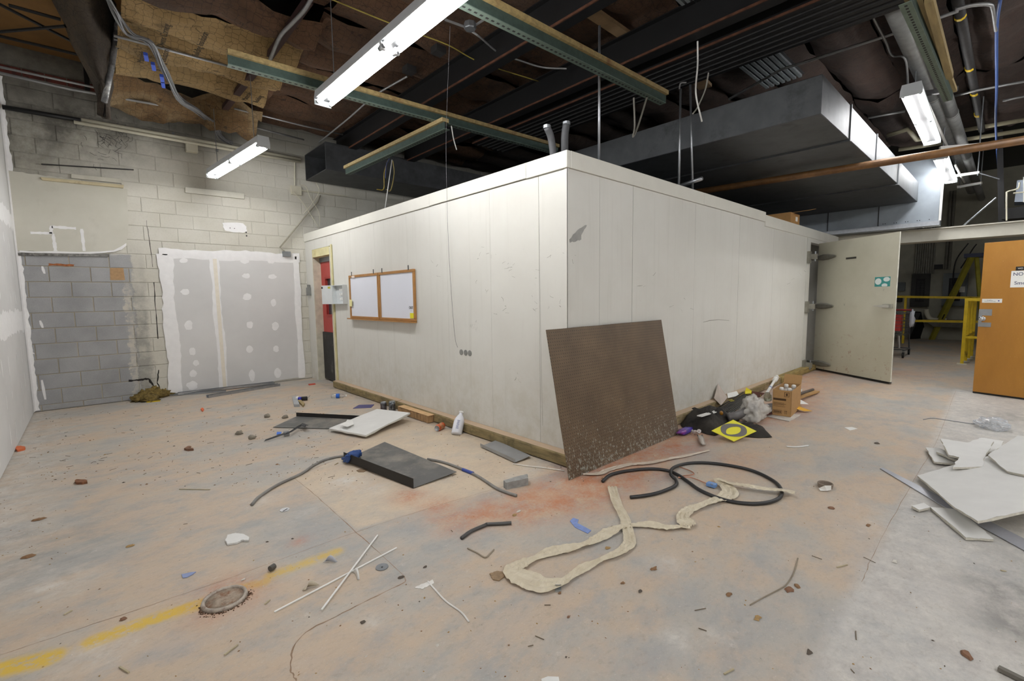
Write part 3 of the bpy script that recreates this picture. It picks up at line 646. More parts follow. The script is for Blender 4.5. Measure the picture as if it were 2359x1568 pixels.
def dbox(u0, u1, z0, z1, o0, o1): 
    return MB().prism([dp(u0, z0, o0), dp(u1, z0, o0), dp(u1, z1, o0), dp(u0, z1, o0)], nrm*(o1-o0))
i_ = .085; fa = [dp(0, .04), dp(W_, .04), dp(W_, zt), dp(0, zt)]; fm = [p-nrm*.012 for p in fa]; bk_ = [dp(i_, .06, -.1), dp(W_-i_, .06, -.1), dp(W_-i_, zt-i_, -.1), dp(i_, zt-i_, -.1)]
mbd = MB().add(fa+fm+bk_, [(0, 1, 2, 3)]+[(k, 4+k, 4+(k+1) % 4, (k+1) % 4) for k in range(4)]+[(4+k, 8+k, 8+(k+1) % 4, 4+(k+1) % 4) for k in range(4)]+[(11, 10, 9, 8)])
o = obj('door_leaf', mbd, M_cdoor, CD)
obj('door_edge', dbox(W_, W_+.01, .04, zt, -.012, 0.002), mat('d6d5c8', .5), CD); obj('door_gasket', dbox(.03, W_-.03, .012, .04, -.06, -.012), M_black, CD)
for zc in (2.06, 1.19, .14):
    tt = [(-.14, .035), (.0, .038), (.12, .055), (.24, .05), (.36, .028), (.41, .01)]
    L = [[dp(u, zc-hh, .012), dp(u, zc-hh*.6, .04), dp(u, zc+hh*.6, .04), dp(u, zc+hh, .012)] for u, hh in tt]
    h = obj('strap_hinge', MB().grid(L), mat('8d8b80', .5, .3, .12, 14, .15, name='hinge_paint'), CD)
    obj('hinge_bracket', MB().box((9.30, Y0-.04, zc-.11), (9.44, Y0-.006, zc+.09)).prism([Vector((9.40, Y0-.04, zc-.045)), Vector((9.44, Y0-.04, zc-.045)), Vector((9.44, Y0-.04, zc+.045)), Vector((9.40, Y0-.04, zc+.045))], (0, -.09, 0)), mat('8d8b80', .5, .3, .12, 14, .15, name='hinge_paint'), h)
    obj('hinge_pin', MB().tube([Vector((9.42, Y0-.10, zc-.08)), Vector((9.42, Y0-.10, zc+.09))], .014, 8), M_steel, h)
hl = obj('latch', dbox(W_-.2, W_-.06, 1.19, 1.225, .035, .06).prism([dp(W_-.34, 1.203, .02), dp(W_-.2, 1.195, .035), dp(W_-.2, 1.22, .035), dp(W_-.34, 1.21, .02)], nrm*.015), mat('c9c8c2', .3, .7, .05, 9, 0), CD)
obj('latch_body', dbox(W_-.18, W_-.03, 1.175, 1.24, .0, .034), mat('b9b8ae', .35, .6), hl)
obj('name_plate', dbox(.60, .80, 1.985, 2.015, .001, .004), mat('4c4a44', .5, .3, .3, 90, 0), CD)
st = obj('teal_sticker', dbox(W_-.36, W_-.1, 1.51, 1.66, .0005, .002), flat('3f9c98', .5), CD)
for (u, z, a_, b_) in ((W_-.30, 1.59, .055, .05), (W_-.16, 1.62, .055, .035), (W_-.19, 1.53, .05, .028)):
    pts = [dp(u+a_*math.cos(t_), max(1.512, min(1.658, z+b_*math.sin(t_))), .0025) for t_ in [i*math.pi/10 for i in range(20)]]
    obj('speech_bubble', MB().add(pts, [tuple(range(20))]), flat('e4efee', .6), st)
# ================================================================== CEILING
ZC = 4.5
CE = struct('ceiling', MB().box((XL-.2, -3.7, 4.75), (18.9, YB+.25, 4.85)), M_black, 'roof underside hung with stained insulation')
def insul(nm, a, b, c3, stain):
    s = NT(nm); n = s.noise(1.1, 6, .65); c = s.ramp(n, [(.3, lin(a)), (.5, lin(b)), (.72, lin(c3))])
    c = s.mix(s.math('MULTIPLY', s.bw(s.noise(3.3, 9, .75), .55, .68), stain), c, lin('1c140e'))
    vo = s.node('ShaderNodeTexVoronoi', feature='DISTANCE_TO_EDGE'); vo.inputs['Scale'].default_value = 15; vo.inputs['Randomness'].default_value = .45; s.link(s.pos(), vo.inputs['Vector'])
    c = s.mix(s.math('MULTIPLY', s.smooth(vo.outputs['Distance'], .035, .015), .6), c, lin('1b1612')); s.color(c)
    s.bump(s.noise(6, 8, .7), .8, .05); return s.set(.9)
M_ins = insul('brown_insulation_facing', '3a2b1f', '553d2b', '6b4e38', .7); M_insd = insul('dark_insulation_facing', '1a1512', '2a201a', '382a20', .7); M_paper = insul('kraft_paper_facing', '7c6846', '93794f', 'a58a5f', .6)
M_insr = insul('red_brown_insulation', '261b15', '36271f', '443229', .6)
def batt(x0, x1, y0, y1, z, m, sag=.12, seed=0, name='insulation_batt', amp=.05, par=CE):
    nx = max(6, int((x1-x0)/.12)); ny = max(5, int((y1-y0)/.09)); L = []
    for i in range(nx+1):
        row = []
        for j in range(ny+1):
            u, v = i/nx, j/ny; x = x0+(x1-x0)*u; y = y0+(y1-y0)*v
            zz = z-sag*math.sin(math.pi*v)*(1+.4*mnoise.noise(Vector((x*.8, seed*3.1, 0))))-amp*mnoise.noise(Vector((x*2.2, y*4.5, seed)))*1.5-amp*.8*abs(mnoise.noise(Vector((x*6, y*6, seed+5))))-amp*.5*abs(mnoise.noise(Vector((x*13, y*11, seed+9))))
            e = .03*mnoise.noise(Vector((x*3, j*.1, seed*2)))
            row.append(Vector((x, y+(e if j in (0, ny) else 0), zz)))
        L.append(row)
    mb = MB().grid(L); mb.f = [tuple(reversed(f)) for f in mb.f]; return obj(name, mb, m, par, True)
k = 0; y = -.6; r = random.Random(2)
while y < YB-.1:
    y1 = min(y+.62, YB); x = XL
    segs = [(XL, 2.0), (2.0, 3.9), (3.9, 6.2), (6.2, 9.0), (9.0, 12.3)]
    for a, b in segs:
        zz = 4.42; m = M_ins
        if a >= 6.2: m = M_insd
        if a >= 6.2 and y < 4: m = M_insr
        if a == XL: 
            if y > 4.9 and y < 8.1: k += 1; continue
        batt(a, b, y, y1-.01, zz+r.uniform(-.03, .03), m, r.uniform(.05, .16), k); k += 1
    y += .62
# left part: open bay with tan board, paper faced batts hanging lower
p1 = [G(x, y, 4.3) for x, y in [(285, 30), (640, 60), (560, 220), (265, 200)]]
for i, (a, b) in enumerate(((5.0, 5.6), (5.6, 6.25), (6.25, 6.9), (6.9, 7.5))):
    batt(.42, 2.0, a, b-.01, 4.28, M_paper if i else M_ins, .14, 40+i, amp=.07)
batt(2.0, 2.05, 4.9, 8.1, 4.3, M_ins, .05, 60)
batt(.35, 2.05, 7.5, YB-.05, 4.22, insul('torn_fibre', '35281a', '6b5232', '948262', .85), .22, 70, amp=.13)
obj('roof_board', MB().box((XL-.02, 4.9, 4.62), (.5, YB, 4.66)), mat('7d5a2c', .8, 0, .15, 2, .1, name='tan_roof_board'), CE)
# printed lettering on the paper facing
mtx = flat('3b3222', .9, 'print')
for (x, y, w1) in ((.75, 5.95, 'Owens Corning'), (1.05, 5.9, 'Building Insulation'), (1.65, 5.95, 'Thermal'), (.62, 6.6, 'Materials'), (.8, 6.55, 'Building Insulation'), (1.72, 6.95, 'Materials'), (1.85, 6.95, 'Building'), (.95, 7.2, 'R-19')):
    text('printed_lettering', w1, CE, (x, y, 4.085), (0, -1, 0), (-1, 0, 0), .085, mtx, .0015)
# structure truss bars in the open bay
T = thing('roof_truss', 'dark crossed steel truss bars in the open bay at the upper left', 'truss', (0, 7, 4.2))
for a, b, z1, z2 in (((-30, -5), (185, 105), 4.3, 4.3), ((-30, 76), (150, 60), 4.25, 4.3), ((-30, 76), (190, 128), 4.4, 4.35), ((20, 12), (140, 45), 4.4, 4.4)):
    obj('truss_bar', MB().tube([G(*a, z1), G(*b, z2)], .016, 6), M_black, T)
obj('truss_post', MB().bar(WY(196, 132, 8.3), WY(202, 210, 8.3), .05, .05), M_black, T)
# hanging torn blanket
L = []; r = random.Random(4)
for i, (xl, xr, y, d) in enumerate([(105, 275, -40, 6.6), (118, 268, 0, 6.7), (140, 262, 50, 6.9), (165, 262, 100, 7.0), (190, 260, 150, 7.1), (218, 258, 195, 7.2), (228, 252, 228, 7.3), (236, 246, 270, 7.35)]):
    row = []
    for j in range(9):
        u = j/8; q = WY(xl+(xr-xl)*u, y, d-.35*math.sin(math.pi*u)); row.append(q+Vector([r.uniform(-.02, .02) for _ in range(3)]))
    L.append(row)
o = obj('hanging_insulation', MB().grid(L), insul('sooty_fibre', '2c2620', '4a4034', '6b5b40', .5), None, True); solid(o, .05)
tag(o, 'torn sooty insulation blanket hanging down beside the pipe at upper left', 'insulation')
# loose chicken wire clump over the block wall
mbw = MB(); r = random.Random(6)
for i in range(60):
    p = Vector((wy(250, 330).x+r.gauss(0, .13), YB-.05-r.random()*.08, 3.62+r.gauss(0, .14))); q = p+Vector((r.uniform(-.09, .09), r.uniform(-.03, .03), r.uniform(-.09, .09))); mbw.tube([p, (p+q)/2+Vector((r.uniform(-.02, .02), 0, r.uniform(-.02, .02))), q], .0022, 4)
tag(obj('wire_netting', mbw, M_dark, None, kind='stuff'), 'crumpled chicken wire netting hanging down the block wall at upper left', 'wire netting')
# ---------------------------------------------------------------- beams, struts, pipes (all straight runs)
def beamY(px_a, px_b, z, w_, h_, lab, m=M_black, name='steel_joist', flange=True):
    a = G(*px_a, z); b = G(*px_b, z); x = (a.x+b.x)/2; ya, yb = min(a.y, b.y)-1.2, max(a.y, b.y)
    T = thing(name, lab, 'beam', (x, yb, z), None)
    obj('bottom_flange', MB().box((x, ya, z), (x+w_, yb, z+.012)), m, T)
    obj('web', MB().box((x+w_*.45, ya, z+.012), (x+w_*.55, yb, z+h_)), m, T)
    if flange: obj('rusted_edge', MB().box((x-.014, ya, z+.0), (x-.001, yb, z+.02)), M_rust, T)
    obj('top_flange', MB().box((x, ya, z+h_), (x+w_, yb, z+h_+.012)), m, T)
    return T, x, ya, yb
beamY((770, 363), (1380, 0), 3.9, .12, .3, 'leftmost dark steel beam with a rusted edge under the brown insulation')
beamY((956, 383), (1672, 0), 3.9, .13, .3, 'dark steel beam crossing under the joists, second from the big bright light')
T, xc, ya, yb = beamY((1100, 335), (1858, 0), 3.9, .06, .3, 'rusty-edged edge beam along the wide black ribbed deck', name='edge_beam')
RB = thing('ribbed_deck', 'wide black ribbed metal deck running over the cold room corner', 'ceiling deck', (xc+.35, yb, 3.9))
for i in range(6):
    x = xc+.08+i*.105
    obj('deck_rib', MB().prism([(x, ya, 3.94), (x+.02, ya, 3.9), (x+.07, ya, 3.9), (x+.09, ya, 3.94)], (0, yb-ya, 0)), M_black, RB)
obj('deck_sheet', MB().box((xc+.06, ya, 3.942), (xc+.72, yb, 3.96)), M_black, RB)
def strutX(pa, pb, z, lab, w_=.10, mwood=M_woodx, axis='x', holes=True):
    a = G(*pa, z); b = G(*pb, z); T = thing('slotted_strut', lab, 'steel strut', (a+b)/2)
    d = (b-a).normalized(); sd = Vector((-d.y, d.x, 0)); sd = sd if sd.dot(Vector((.67, .74, 0))) > 0 else -sd
    # angle iron: vertical leg near side, slotted flange toward viewer; timber on top
    obj('timber', MB().bar(a+Vector((0, 0, .075))+sd*.01, b+Vector((0, 0, .075))+sd*.01, .09, .04), mwood, T)
    obj('angle_web', MB().bar(a+Vector((0, 0, .02)), b+Vector((0, 0, .02)), .012, .07), M_green, T)
    obj('angle_flange', MB().bar(a-sd*.0+Vector((0, 0, -.018))+sd*.03, b+Vector((0, 0, -.018))+sd*.03, .07, .006), mat('6f7f74', .5, .5, .1, 20, .1), T)
    if holes:
        n = int((b-a).length/.05); hb = MB()
        for i in range(n): p = a+d*(.03+i*.05)+Vector((0, 0, -.0215))+sd*.03; hb.bar(p, p+d*.024, .016, .001)
        obj('slot_row', hb, M_ink, T, kind='stuff')
    return T
strutX((1062, -3), (1533, 233), 3.4, 'slotted steel strut with timber above, from the big light toward the hanging white wires')
strutX((525, 142), (1285, 350), 3.42, 'long green slotted steel strut passing behind the big light')
strutX((797, 398), (1025, 292), 3.3, 'short slotted strut with pale timber, hanging over the left end of the cold room', .1, M_wood)
def strut4():
    T = strutX((2098, -4), (2193, 226), 3.45, 'slotted strut between yellow timbers beside the grey pipes at upper right', .1, M_wood)
    return T
strut4()
a, b = G(2140, -4, 3.5), G(2188, 175, 3.5); tag(obj('timber_batten', MB().bar(a, b, .05, .06), M_wood), 'yellowish timber batten right of the slotted strut at upper right', 'timber')
def pipe(name, pts, r_, m, lab, cat='pipe', n=10, sm=True, curve=False):
    P = [p if isinstance(p, Vector) else G(*p) for p in pts]
    if curve: P = smooth_path(P, 6)
    return tag(obj(name, MB().tube(P, r_, n), m, None, sm), lab, cat)
M_pipe = mat('8f9190', .6, .2, .12, 10, .1, name='grey_pipe_wrap'); M_cond = mat('9a9b9b', .45, .6, .1, 10, .05, name='conduit')
def bigpipe(pa, pb, z, r_, lab):
    a, b = G(*pa, z), G(*pb, z); T = thing('duct_pipe', lab, 'pipe', (a+b)/2); N = 4
    for i in range(N):
        p, q = a.lerp(b, i/N), a.lerp(b, (i+1)/N); obj('pipe_length', MB().tube([p, q], r_, 16), M_pipe, T, True)
        if i: obj('pipe_collar', MB().tube([p-(b-a).normalized()*.02, p+(b-a).normalized()*.02], r_*1.07, 16), M_pipe, T, True)
bigpipe((2060, 10), (2238, 440), 4.0, .085, 'thick grey round pipe left of the pair beside the far lights')
bigpipe((2125, 70), (2262, 460), 4.0, .075, 'thick grey round pipe right of the pair beside the far lights')
pipe('white_conduit', [(2130, 225, 3.7), (2182, 338, 3.7)], .018, M_white, 'bright white conduit right beside the third hanging light')
pipe('white_conduit', [(2200, 380, 3.7), (2222, 420, 3.7)], .018, M_white, 'short bright conduit right of the farthest light')
pipe('rusty_beam', [(1600, 443, 2.99), (2400, 316, 2.99)], .045, mat('6f4e2b', .5, .2, .2, 9, .1, dirt='54371c'), 'long orange-brown pipe running under the duct across the right side', n=8)
for pts, r_, lab in (([(-20, 150, 4.1), (235, 205, 4.1), (245, 210, 4.1)], .014, 'upper conduit along the sooty wall top at far left'), ([(-20, 163, 4.05), (160, 205, 4.05), (330, 235, 4.05), (515, 268, 4.05)], .016, 'long shiny conduit over the sooty wall top from far left'),
        ([(262, 82, 4.15), (350, 105, 4.15), (575, 165, 4.15)], .014, 'steel conduit crossing under the paper insulation'), ([(262, 90, 4.2), (350, 113, 4.2), (560, 166, 4.2)], .012, 'second steel conduit just under the paper insulation'),
        ([(540, 250, 4.15), (700, 290, 4.15), (790, 310, 4.15)], .012, 'thin conduit under brown insulation right of the small light'), ([(515, 275, 4.1), (700, 322, 4.1)], .013, 'pale conduit above the small hanging light')):
    pipe('conduit', pts, r_, M_cond, lab, 'conduit')
pipe('sprinkler_riser', [WY(283, -10, 6.9), WY(270, 60, 6.9), WY(258, 150, 6.9), WY(240, 235, 6.9)], .028, mat('6f7072', .5, .3, .4, 9, .2, dirt='c9c9c4'), 'mottled grey pipe hanging diagonally beside the torn insulation')
pipe('conduit', [G(718, -4, 4.1), G(700, 25, 4.08), G(672, 55, 4.08), G(645, 85, 4.08), G(622, 138, 4.08)], .018, M_cond, 'bent grey conduit along the dark red angle between the insulation bays', 'conduit', curve=True)
tag(obj('angle_iron', MB().bar(G(712, 0, 4.14), G(620, 130, 4.14), .07, .05).bar(G(585, 165, 4.14), G(490, 285, 4.14), .08, .05), mat('3d2724', .7, .2)), 'dark red steel angle crossing the left ceiling bay', 'beam')
# pipes against the block wall
T = thing('pvc_pipe_pair', 'pair of cream plastic pipes running along the top of the block wall', 'pipe', wy(430, 320, .08))
obj('pipe', MB().tube([wy(187, 276, .07), wy(692, 366, .07)], .026, 12), M_cream, T, True); obj('pipe', MB().tube([wy(170, 281, .11), wy(692, 373, .11)], .022, 12), M_cream, T, True)
obj('black_section', MB().tube([wy(5, 246, .09), wy(185, 277, .09)], .028, 12), M_black, T, True)
for x, y in ((399, 305), (500, 335)): obj('pipe_clamp', MB().bar(wy(x, y, .03), wy(x, y+14, .03), .03, .02, (0, 1, 0)), M_steel, T)
tag(obj('wall_bracket', MB().box(tuple(wy(430, 347, .12)), tuple(wy(452, 330, .02))), M_cream), 'small cream bracket box under the pipes on the block wall', 'bracket')
tag(obj('wall_rod', MB().tube([wy(95, 378, .04), wy(308, 391, .04)], .008, 6), M_dark), 'thin dark rod along the sooty blocks above the battens', 'rod')
pipe('drop_conduit', [wy(660, 590, .03), wy(655, 578, .06), wy(645, 570, .06), wy(700, 502, .06), wy(732, 465, .06), wy(738, 450, .06)], .012, mat('a39f8e', .5, .1), 'thin cream conduit slanting down to a small box above the drywall infill', 'conduit')
tag(obj('junction_box', MB().box(tuple(wy(653, 590, .07)), tuple(wy(667, 580, .004))), M_steel), 'small grey box hanging at the lower end of the slanting conduit', 'electrical box')
T = thing('wall_junction_box', 'cream junction box with pipes on the block wall left of the dark duct mouth', 'electrical box', wy(683, 440, .03))
obj('box_body', MB().box(tuple(wy(672, 447, .05)), tuple(wy(692, 431, .004))), M_cream, T); obj('pipe', MB().tube([wy(679, 431, .03), wy(679, 372, .03)], .01, 8), M_cream, T); obj('pipe', MB().tube([wy(692, 438, .03), wy(800, 452, .03)], .012, 8), M_cream, T)
for pts in ([(675, 440), (700, 470), (735, 525)], [(690, 425), (705, 430), (715, 455), (735, 490), (737, 520)], [(728, 420), (735, 440), (722, 465), (700, 492)]):
    tag(obj('loose_cable', MB().tube(smooth_path([wy(x, y, .08) for x, y in pts], 6), .006, 5), M_cream), {675: 'thin cable drooping down-right from the wall junction box', 690: 'S-shaped thin cable looping from the junction box to the cold room roof', 728: 'short thin cable hanging from the dark duct mouth'}[pts[0][0]], 'cable')
# cable bundle
T = thing('cable_bundle', 'thick bundle of grey cables sagging diagonally under the paper insulation', 'cables', G(400, 180, 4.05)); r = random.Random(9)
mcb = mat('77787b', .5, .1, .15, 15, .05, name='grey_cable_sheath')
for i in range(13):
    P = [G(x+r.uniform(-a_, a_), y+r.uniform(-a_*.5, a_*.5), z+r.uniform(-.03, .03)) for x, y, z, a_ in [(235, -30, 4.2, 6), (265, 30, 4.12, 6), (300, 80, 4.05, 9), (345, 100, 4.02, 7), (375, 160, 4.0, 9), (412, 228, 3.98, 7), (455, 255, 3.97, 9), (490, 285, 3.97, 9), (510, 315, 3.95, 8), (530, 332, 3.93, 8)]]
    obj('cable', MB().tube(smooth_path(P, 5), .008, 5), mcb, T)
for x, y in ((335, 130), (352, 152), (372, 180), (374, 192)):
    obj('blue_tape', MB().bar(G(x, y-6, 3.96), G(x+3, y+8, 3.96), .035, .03), flat('2f4fb0', .6), T)
# ---------------------------------------------------------------- fluorescent fixtures
M_refl = flat('131415', .6, 'glare_darkened_enamel')  # tube bed coloured near black to offset glare, so the tubes read apart
def fixture(a, b, lab, wd=.13, name='fluorescent_light', hang=.6, grp=None):
    a = Vector(a); b = Vector(b); d = (b-a).normalized(); sd = Vector((-d.y, d.x, 0)); T = thing(name, lab, 'light', (a+b)/2, grp)
    mw = mat('c9ced2', .4, 0, .02, 8, 0, name='white_enamel'); up = Vector((0, 0, 1)); h2 = wd/2; ts = wd*.37
    ax, bx = a-d*.02, b+d*.02
    obj('housing', MB().prism([ax+sd*u+up*z for u, z in [(-h2, .028), (-h2, .04), (-h2*.85, .105), (h2*.85, .105), (h2, .04), (h2, .028)]], bx-ax), mw, T)
    obj('tube_bed', MB().bar(ax+up*.0265, bx+up*.0265, wd*.97, .002), M_refl, T)
    for q, sgn in ((ax, -1), (bx, 1)): obj('end_cap', MB().prism([q+sd*u+up*z for u, z in [(-h2*1.02, -.02), (h2*1.02, -.02), (h2*1.02, .04), (h2*.87, .108), (-h2*.87, .108), (-h2*1.02, .04)]], d*sgn*.01), mw, T)
    m_ = (a+b)/2
    for (p, q) in ((a+d*.015, m_-d*.03), (m_+d*.03, b-d*.015)):
        for sg in (-1, 1):
            o = obj('tube', MB().tube([p+sd*sg*ts, q+sd*sg*ts], .0185, 12), M_tube, T, True)
            for e in (p, q): obj('tube_end', MB().tube([e+sd*sg*ts-d*.014, e+sd*sg*ts+d*.014], .0192, 10), M_steel, o)
    for sg in (-1, 1): obj('socket', MB().bar(m_+sd*sg*ts-d*.012+up*.005, m_+sd*sg*ts+d*.012+up*.005, .036, .05), mw, T)
    if hang:
        for q in (a+d*.25, b-d*.25): obj('hanger_wire', MB().tube([q+up*.1, q+up*(.12+hang)], .004, 5), M_steel, T)
    return T
fixture((1.725, 4.40, 3.22), (1.75, 1.93, 3.22), 'large bright twin-tube light fixture hanging nearest, at the top of the view', .15, hang=.75)
fixture((1.45, 7.95, 3.22), (1.63, 6.05, 3.22), 'small twin-tube light hanging in front of the block wall at left', .14, hang=.75)
fixture((6.87, .9, 3.6), (9.3, .95, 3.6), 'twin-tube light beside the grey pipes at right', .19, hang=.5)
fixture((10.58, .96, 3.62), (13.0, 1.0, 3.62), 'farthest and smallest twin-tube light at right, below the brown pipe', .19, hang=.5)
fixture((2.9, -.6, 3.5), (2.9, -3.0, 3.5), 'twin-tube light out of view behind the photographer, right side', .15)
fixture((.3, -.9, 3.5), (.3, -3.3, 3.5), 'twin-tube light out of view behind the photographer, by the drywall', .15)
fixture((6.2, -1.6, 3.5), (8.6, -1.6, 3.5), 'twin-tube light out of view over the aisle to the right', .15)
# hangers and trapeze
for (x0_, x1_, y0_, y1_, lab) in ((2165, 2262, 341, 333, 'white trapeze hanger under the pipes, nearest of the three'), (2194, 2256, 406, 397, 'white trapeze hanger under the pipes, middle of the three'), (2206, 2262, 431, 421, 'white trapeze hanger under the pipes, farthest of the three')):
    z = 3.62; a, b = G(x0_, y0_, z), G(x1_, y1_, z); T = thing('trapeze_hanger', lab, 'pipe hanger', (a+b)/2)
    obj('channel', MB().bar(a, b, .045, .045), M_white, T)
    for q in (a.lerp(b, .08), a.lerp(b, .95)): obj('threaded_rod', MB().tube([q-Vector((0, 0, .05)), q+Vector((0, 0, .7))], .008, 6), M_steel, T)
a, b = G(2108, 218, 3.75), G(2205, 205, 3.75); tag(obj('cross_channel', MB().bar(a, b, .05, .05), M_dark), 'dark channel crossing under the grey pipes beside the light', 'channel')
# thin things crossing the right ceiling
for pts, lab in (([(1680, 228, 4.1), (1800, 160, 4.1), (2050, 80, 4.1), (2208, 25, 4.1)], 'long thin conduit crossing above the duct'), ([(2200, 22, 4.0), (2240, 12, 4.0), (2278, 10, 4.0), (2287, 20, 4.0), (2295, 70, 4.0)], 'bent grey conduit at the upper right'), ([(2195, 222, 4.1), (2250, 208, 4.1), (2359, 188, 4.1)], 'thin pale conduit at right, above the brown pipe'), ([(2000, 272, 4.2), (2085, 256, 4.2)], 'thin rod left of the third light'), ([(2310, 232, 4.2), (2359, 222, 4.2)], 'short pale conduit at the right border')):
    pipe('conduit', pts, .016, M_cond, lab, 'conduit', curve=len(pts) > 4)
for pts, lab in (([(2045, 312, 4.1), (2090, 298, 4.1), (2098, 305, 4.1), (2112, 322, 4.1), (2150, 316, 4.1)], 'cream pipe with a double bend left of the third light'), ([(2070, 345, 4.1), (2359, 300, 4.1)], 'cream pipe crossing behind the third light, lower of two'), ([(2150, 312, 4.2), (2359, 276, 4.2)], 'cream pipe at right, upper of two')):
    pipe('cream_pipe', pts, .035, mat('a59f86', .6, 0, .1, 6, .05), lab)
pipe('dark_pipe', [(2205, -5, 4.15), (2240, 180, 4.15), (2262, 300, 4.15)], .045, M_dark, 'dark pipe with yellow bands at upper right')
for x, y in ((2212, 36), (2234, 155), (2245, 213), (2253, 262)): tag(obj('yellow_band', MB().tube([G(x-.5, y-2, 4.148), G(x+.5, y+2, 4.148)], .047, 10), M_yel), {2212: 'yellow band on the dark pipe, topmost', 2234: 'yellow band on the dark pipe, second from top', 2245: 'yellow band on the dark pipe, third from top', 2253: 'yellow band on the dark pipe, lowest'}[x], 'pipe marker')
pipe('blue_cable', [G(2305, -5, 4.0), G(2296, 70, 4.0), G(2296, 200, 4.0), G(2294, 290, 4.0), G(2300, 400, 4.0)], .014, flat('33508c', .5), 'blue cable running down the right ceiling', 'cable', 6, curve=True)
pipe('cable', [G(2010, 38, 4.0), G(2040, 95, 4.0), G(2055, 128, 4.0), G(2085, 136, 3.9), G(2092, 200, 3.75)], .01, M_cond, 'thin grey cable dropping to the third light', 'cable', 6, curve=True)
# small things in the middle ceiling
T = thing('octagon_box', 'round conduit box with cables under the brown insulation right of the big light', 'electrical box', G(1083, 68, 4.1))
obj('box_body', MB().lathe(G(1083, 68, 4.05), (0, 0, 1), [(.055, 0), (.06, .01), (.06, .06), (.05, .062)], 8), M_steel, T)
obj('conduit', MB().tube([G(1025, 45, 4.1), G(1083, 66, 4.1)], .012, 6), M_cond, T); obj('conduit', MB().tube([G(1083, 66, 4.1), G(1115, 45, 4.1)], .012, 6), M_cond, T)
obj('conduit', MB().tube(smooth_path([G(1083, 70, 4.1), G(1105, 85, 4.05), G(1150, 122, 4.05), G(1200, 140, 4.05), G(1250, 155, 4.05), G(1305, 158, 4.05)], 5), .01, 6), M_cond, T)
pipe('yellow_cable', [G(760, -3, 4.1), G(895, 52, 4.1), G(970, 80, 4.1), G(1035, 105, 4.1), G(1110, 145, 4.1), G(1240, 187, 4.1)], .007, mat('a09042', .6), 'thin yellowish cable running behind the big light', 'cable', 5, curve=True)
for (x, y, lab) in ((1010, 115, 'small conduit box behind the end of the big light'), (943, 160, 'dark conduit box above the long green strut')):
    tag(obj('ceiling_box', MB().box(tuple(G(x, y, 4.1)-Vector((.06, .06, .04))), tuple(G(x, y, 4.1)+Vector((.06, .06, .03)))), M_dark), lab, 'electrical box')
pipe('conduit', [G(938, 176, 4.08), G(870, 215, 4.08), G(845, 235, 4.08), G(815, 262, 4.08), G(800, 275, 4.08), G(735, 328, 4.08)], .012, M_cond, 'jointed conduit running down toward the dark duct mouth', 'conduit', curve=True)
# cut flexible pipes and conduit on the cold room roof
for pts, lab, r_ in (([(1278, 352), (1270, 320), (1260, 293)], 'left of two short dark pipe stubs above the cold room corner', .03), ([(1302, 350), (1301, 320), (1305, 285)], 'right of two short dark pipe stubs above the cold room corner', .032)):
    P = [WY(x, y, Y0+.25) for x, y in pts]; P[0].z = 2.525; T = thing('pipe_stub', lab, 'pipe', P[0]); obj('pipe', MB().tube(smooth_path(P, 4), r_, 12), mat('4c4d50', .6, .1), T, True); e = P[-1]; obj('end_ring', MB().tube([e-Vector((0, 0, .01)), e+Vector((0, 0, .015))], r_*1.05, 12), M_steel, T)
def vert(pxb, pxt, Y, r_, lab, m=M_galv):
    b = WY(*pxb, Y); t_ = WY(*pxt, Y); b.z = min(b.z, 2.58); return tag(obj('vertical_conduit', MB().tube([b, t_], r_, 8), m, None, True), lab, 'conduit')
vert((1380, 369), (1381, 60), Y0+.2, .012, 'shiny upright conduit rising from the cold room roof near the corner')
vert((1564, 425), (1568, 205), Y0+.1, .012, 'upright conduit, left of two close together behind the cold room edge')
vert((1596, 437), (1590, 195), Y0+.06, .012, 'upright conduit, right of two close together behind the cold room edge')
vert((886, 478), (903, 368), 5.7, .006, 'white wires dropping from the short strut to the cold room roof', M_white)
o = obj('roof_pipe', MB().tube([WY(1567, 428, Y0+.2), WY(1617, 411, Y0-.1)], .022, 10), M_galv, None, True); tag(o, 'short grey pipe poking out over the cold room edge', 'pipe')
for pts, col, lab in (([(1607, 95), (1607, 150), (1603, 215), (1617, 280)], 'd8d8d4', 'white cable hanging free beside the ribbed deck'), ([(1632, 168), (1625, 205), (1608, 245), (1596, 262)], 'a8a59c', 'pale cable loop hanging right of the strut end'), ([(1565, 205), (1568, 192), (1580, 190)], '808080', 'hooked conduit end near the strut end'), ([(1460, 225), (1462, 290), (1458, 315), (1470, 290), (1490, 225)], '6f6c64', 'knotted grey cord hanging over the cold room')):
    tag(obj('hanging_cable', MB().tube(smooth_path([WY(x, y, min(2.45, G(pts[0][0], pts[0][1], 3.9).y)) for x, y in pts], 6), .008, 6), mat(col, .5)), lab, 'cable')
for pts, col, lab in (([(893, 370), (885, 400), (884, 435), (868, 436)], 'a08a35', 'yellow wire loop under the short strut'), ([(905, 370), (908, 400), (900, 438), (890, 436)], '9a8a4a', 'second yellow wire hanging under the short strut'), ([(897, 365), (890, 380), (888, 410)], '3f4a78', 'dark blue wire hanging under the short strut'), ([(1040, 290), (1045, 320), (1052, 345)], 'b8b8b2', 'pale wire end hanging where the short strut meets the long one')):
    tag(obj('hanging_wire', MB().tube(smooth_path([WY(x, y, G(pts[0][0], pts[0][1], 3.28).y) for x, y in pts], 6), .006, 5), mat(col, .6)), lab, 'wire')
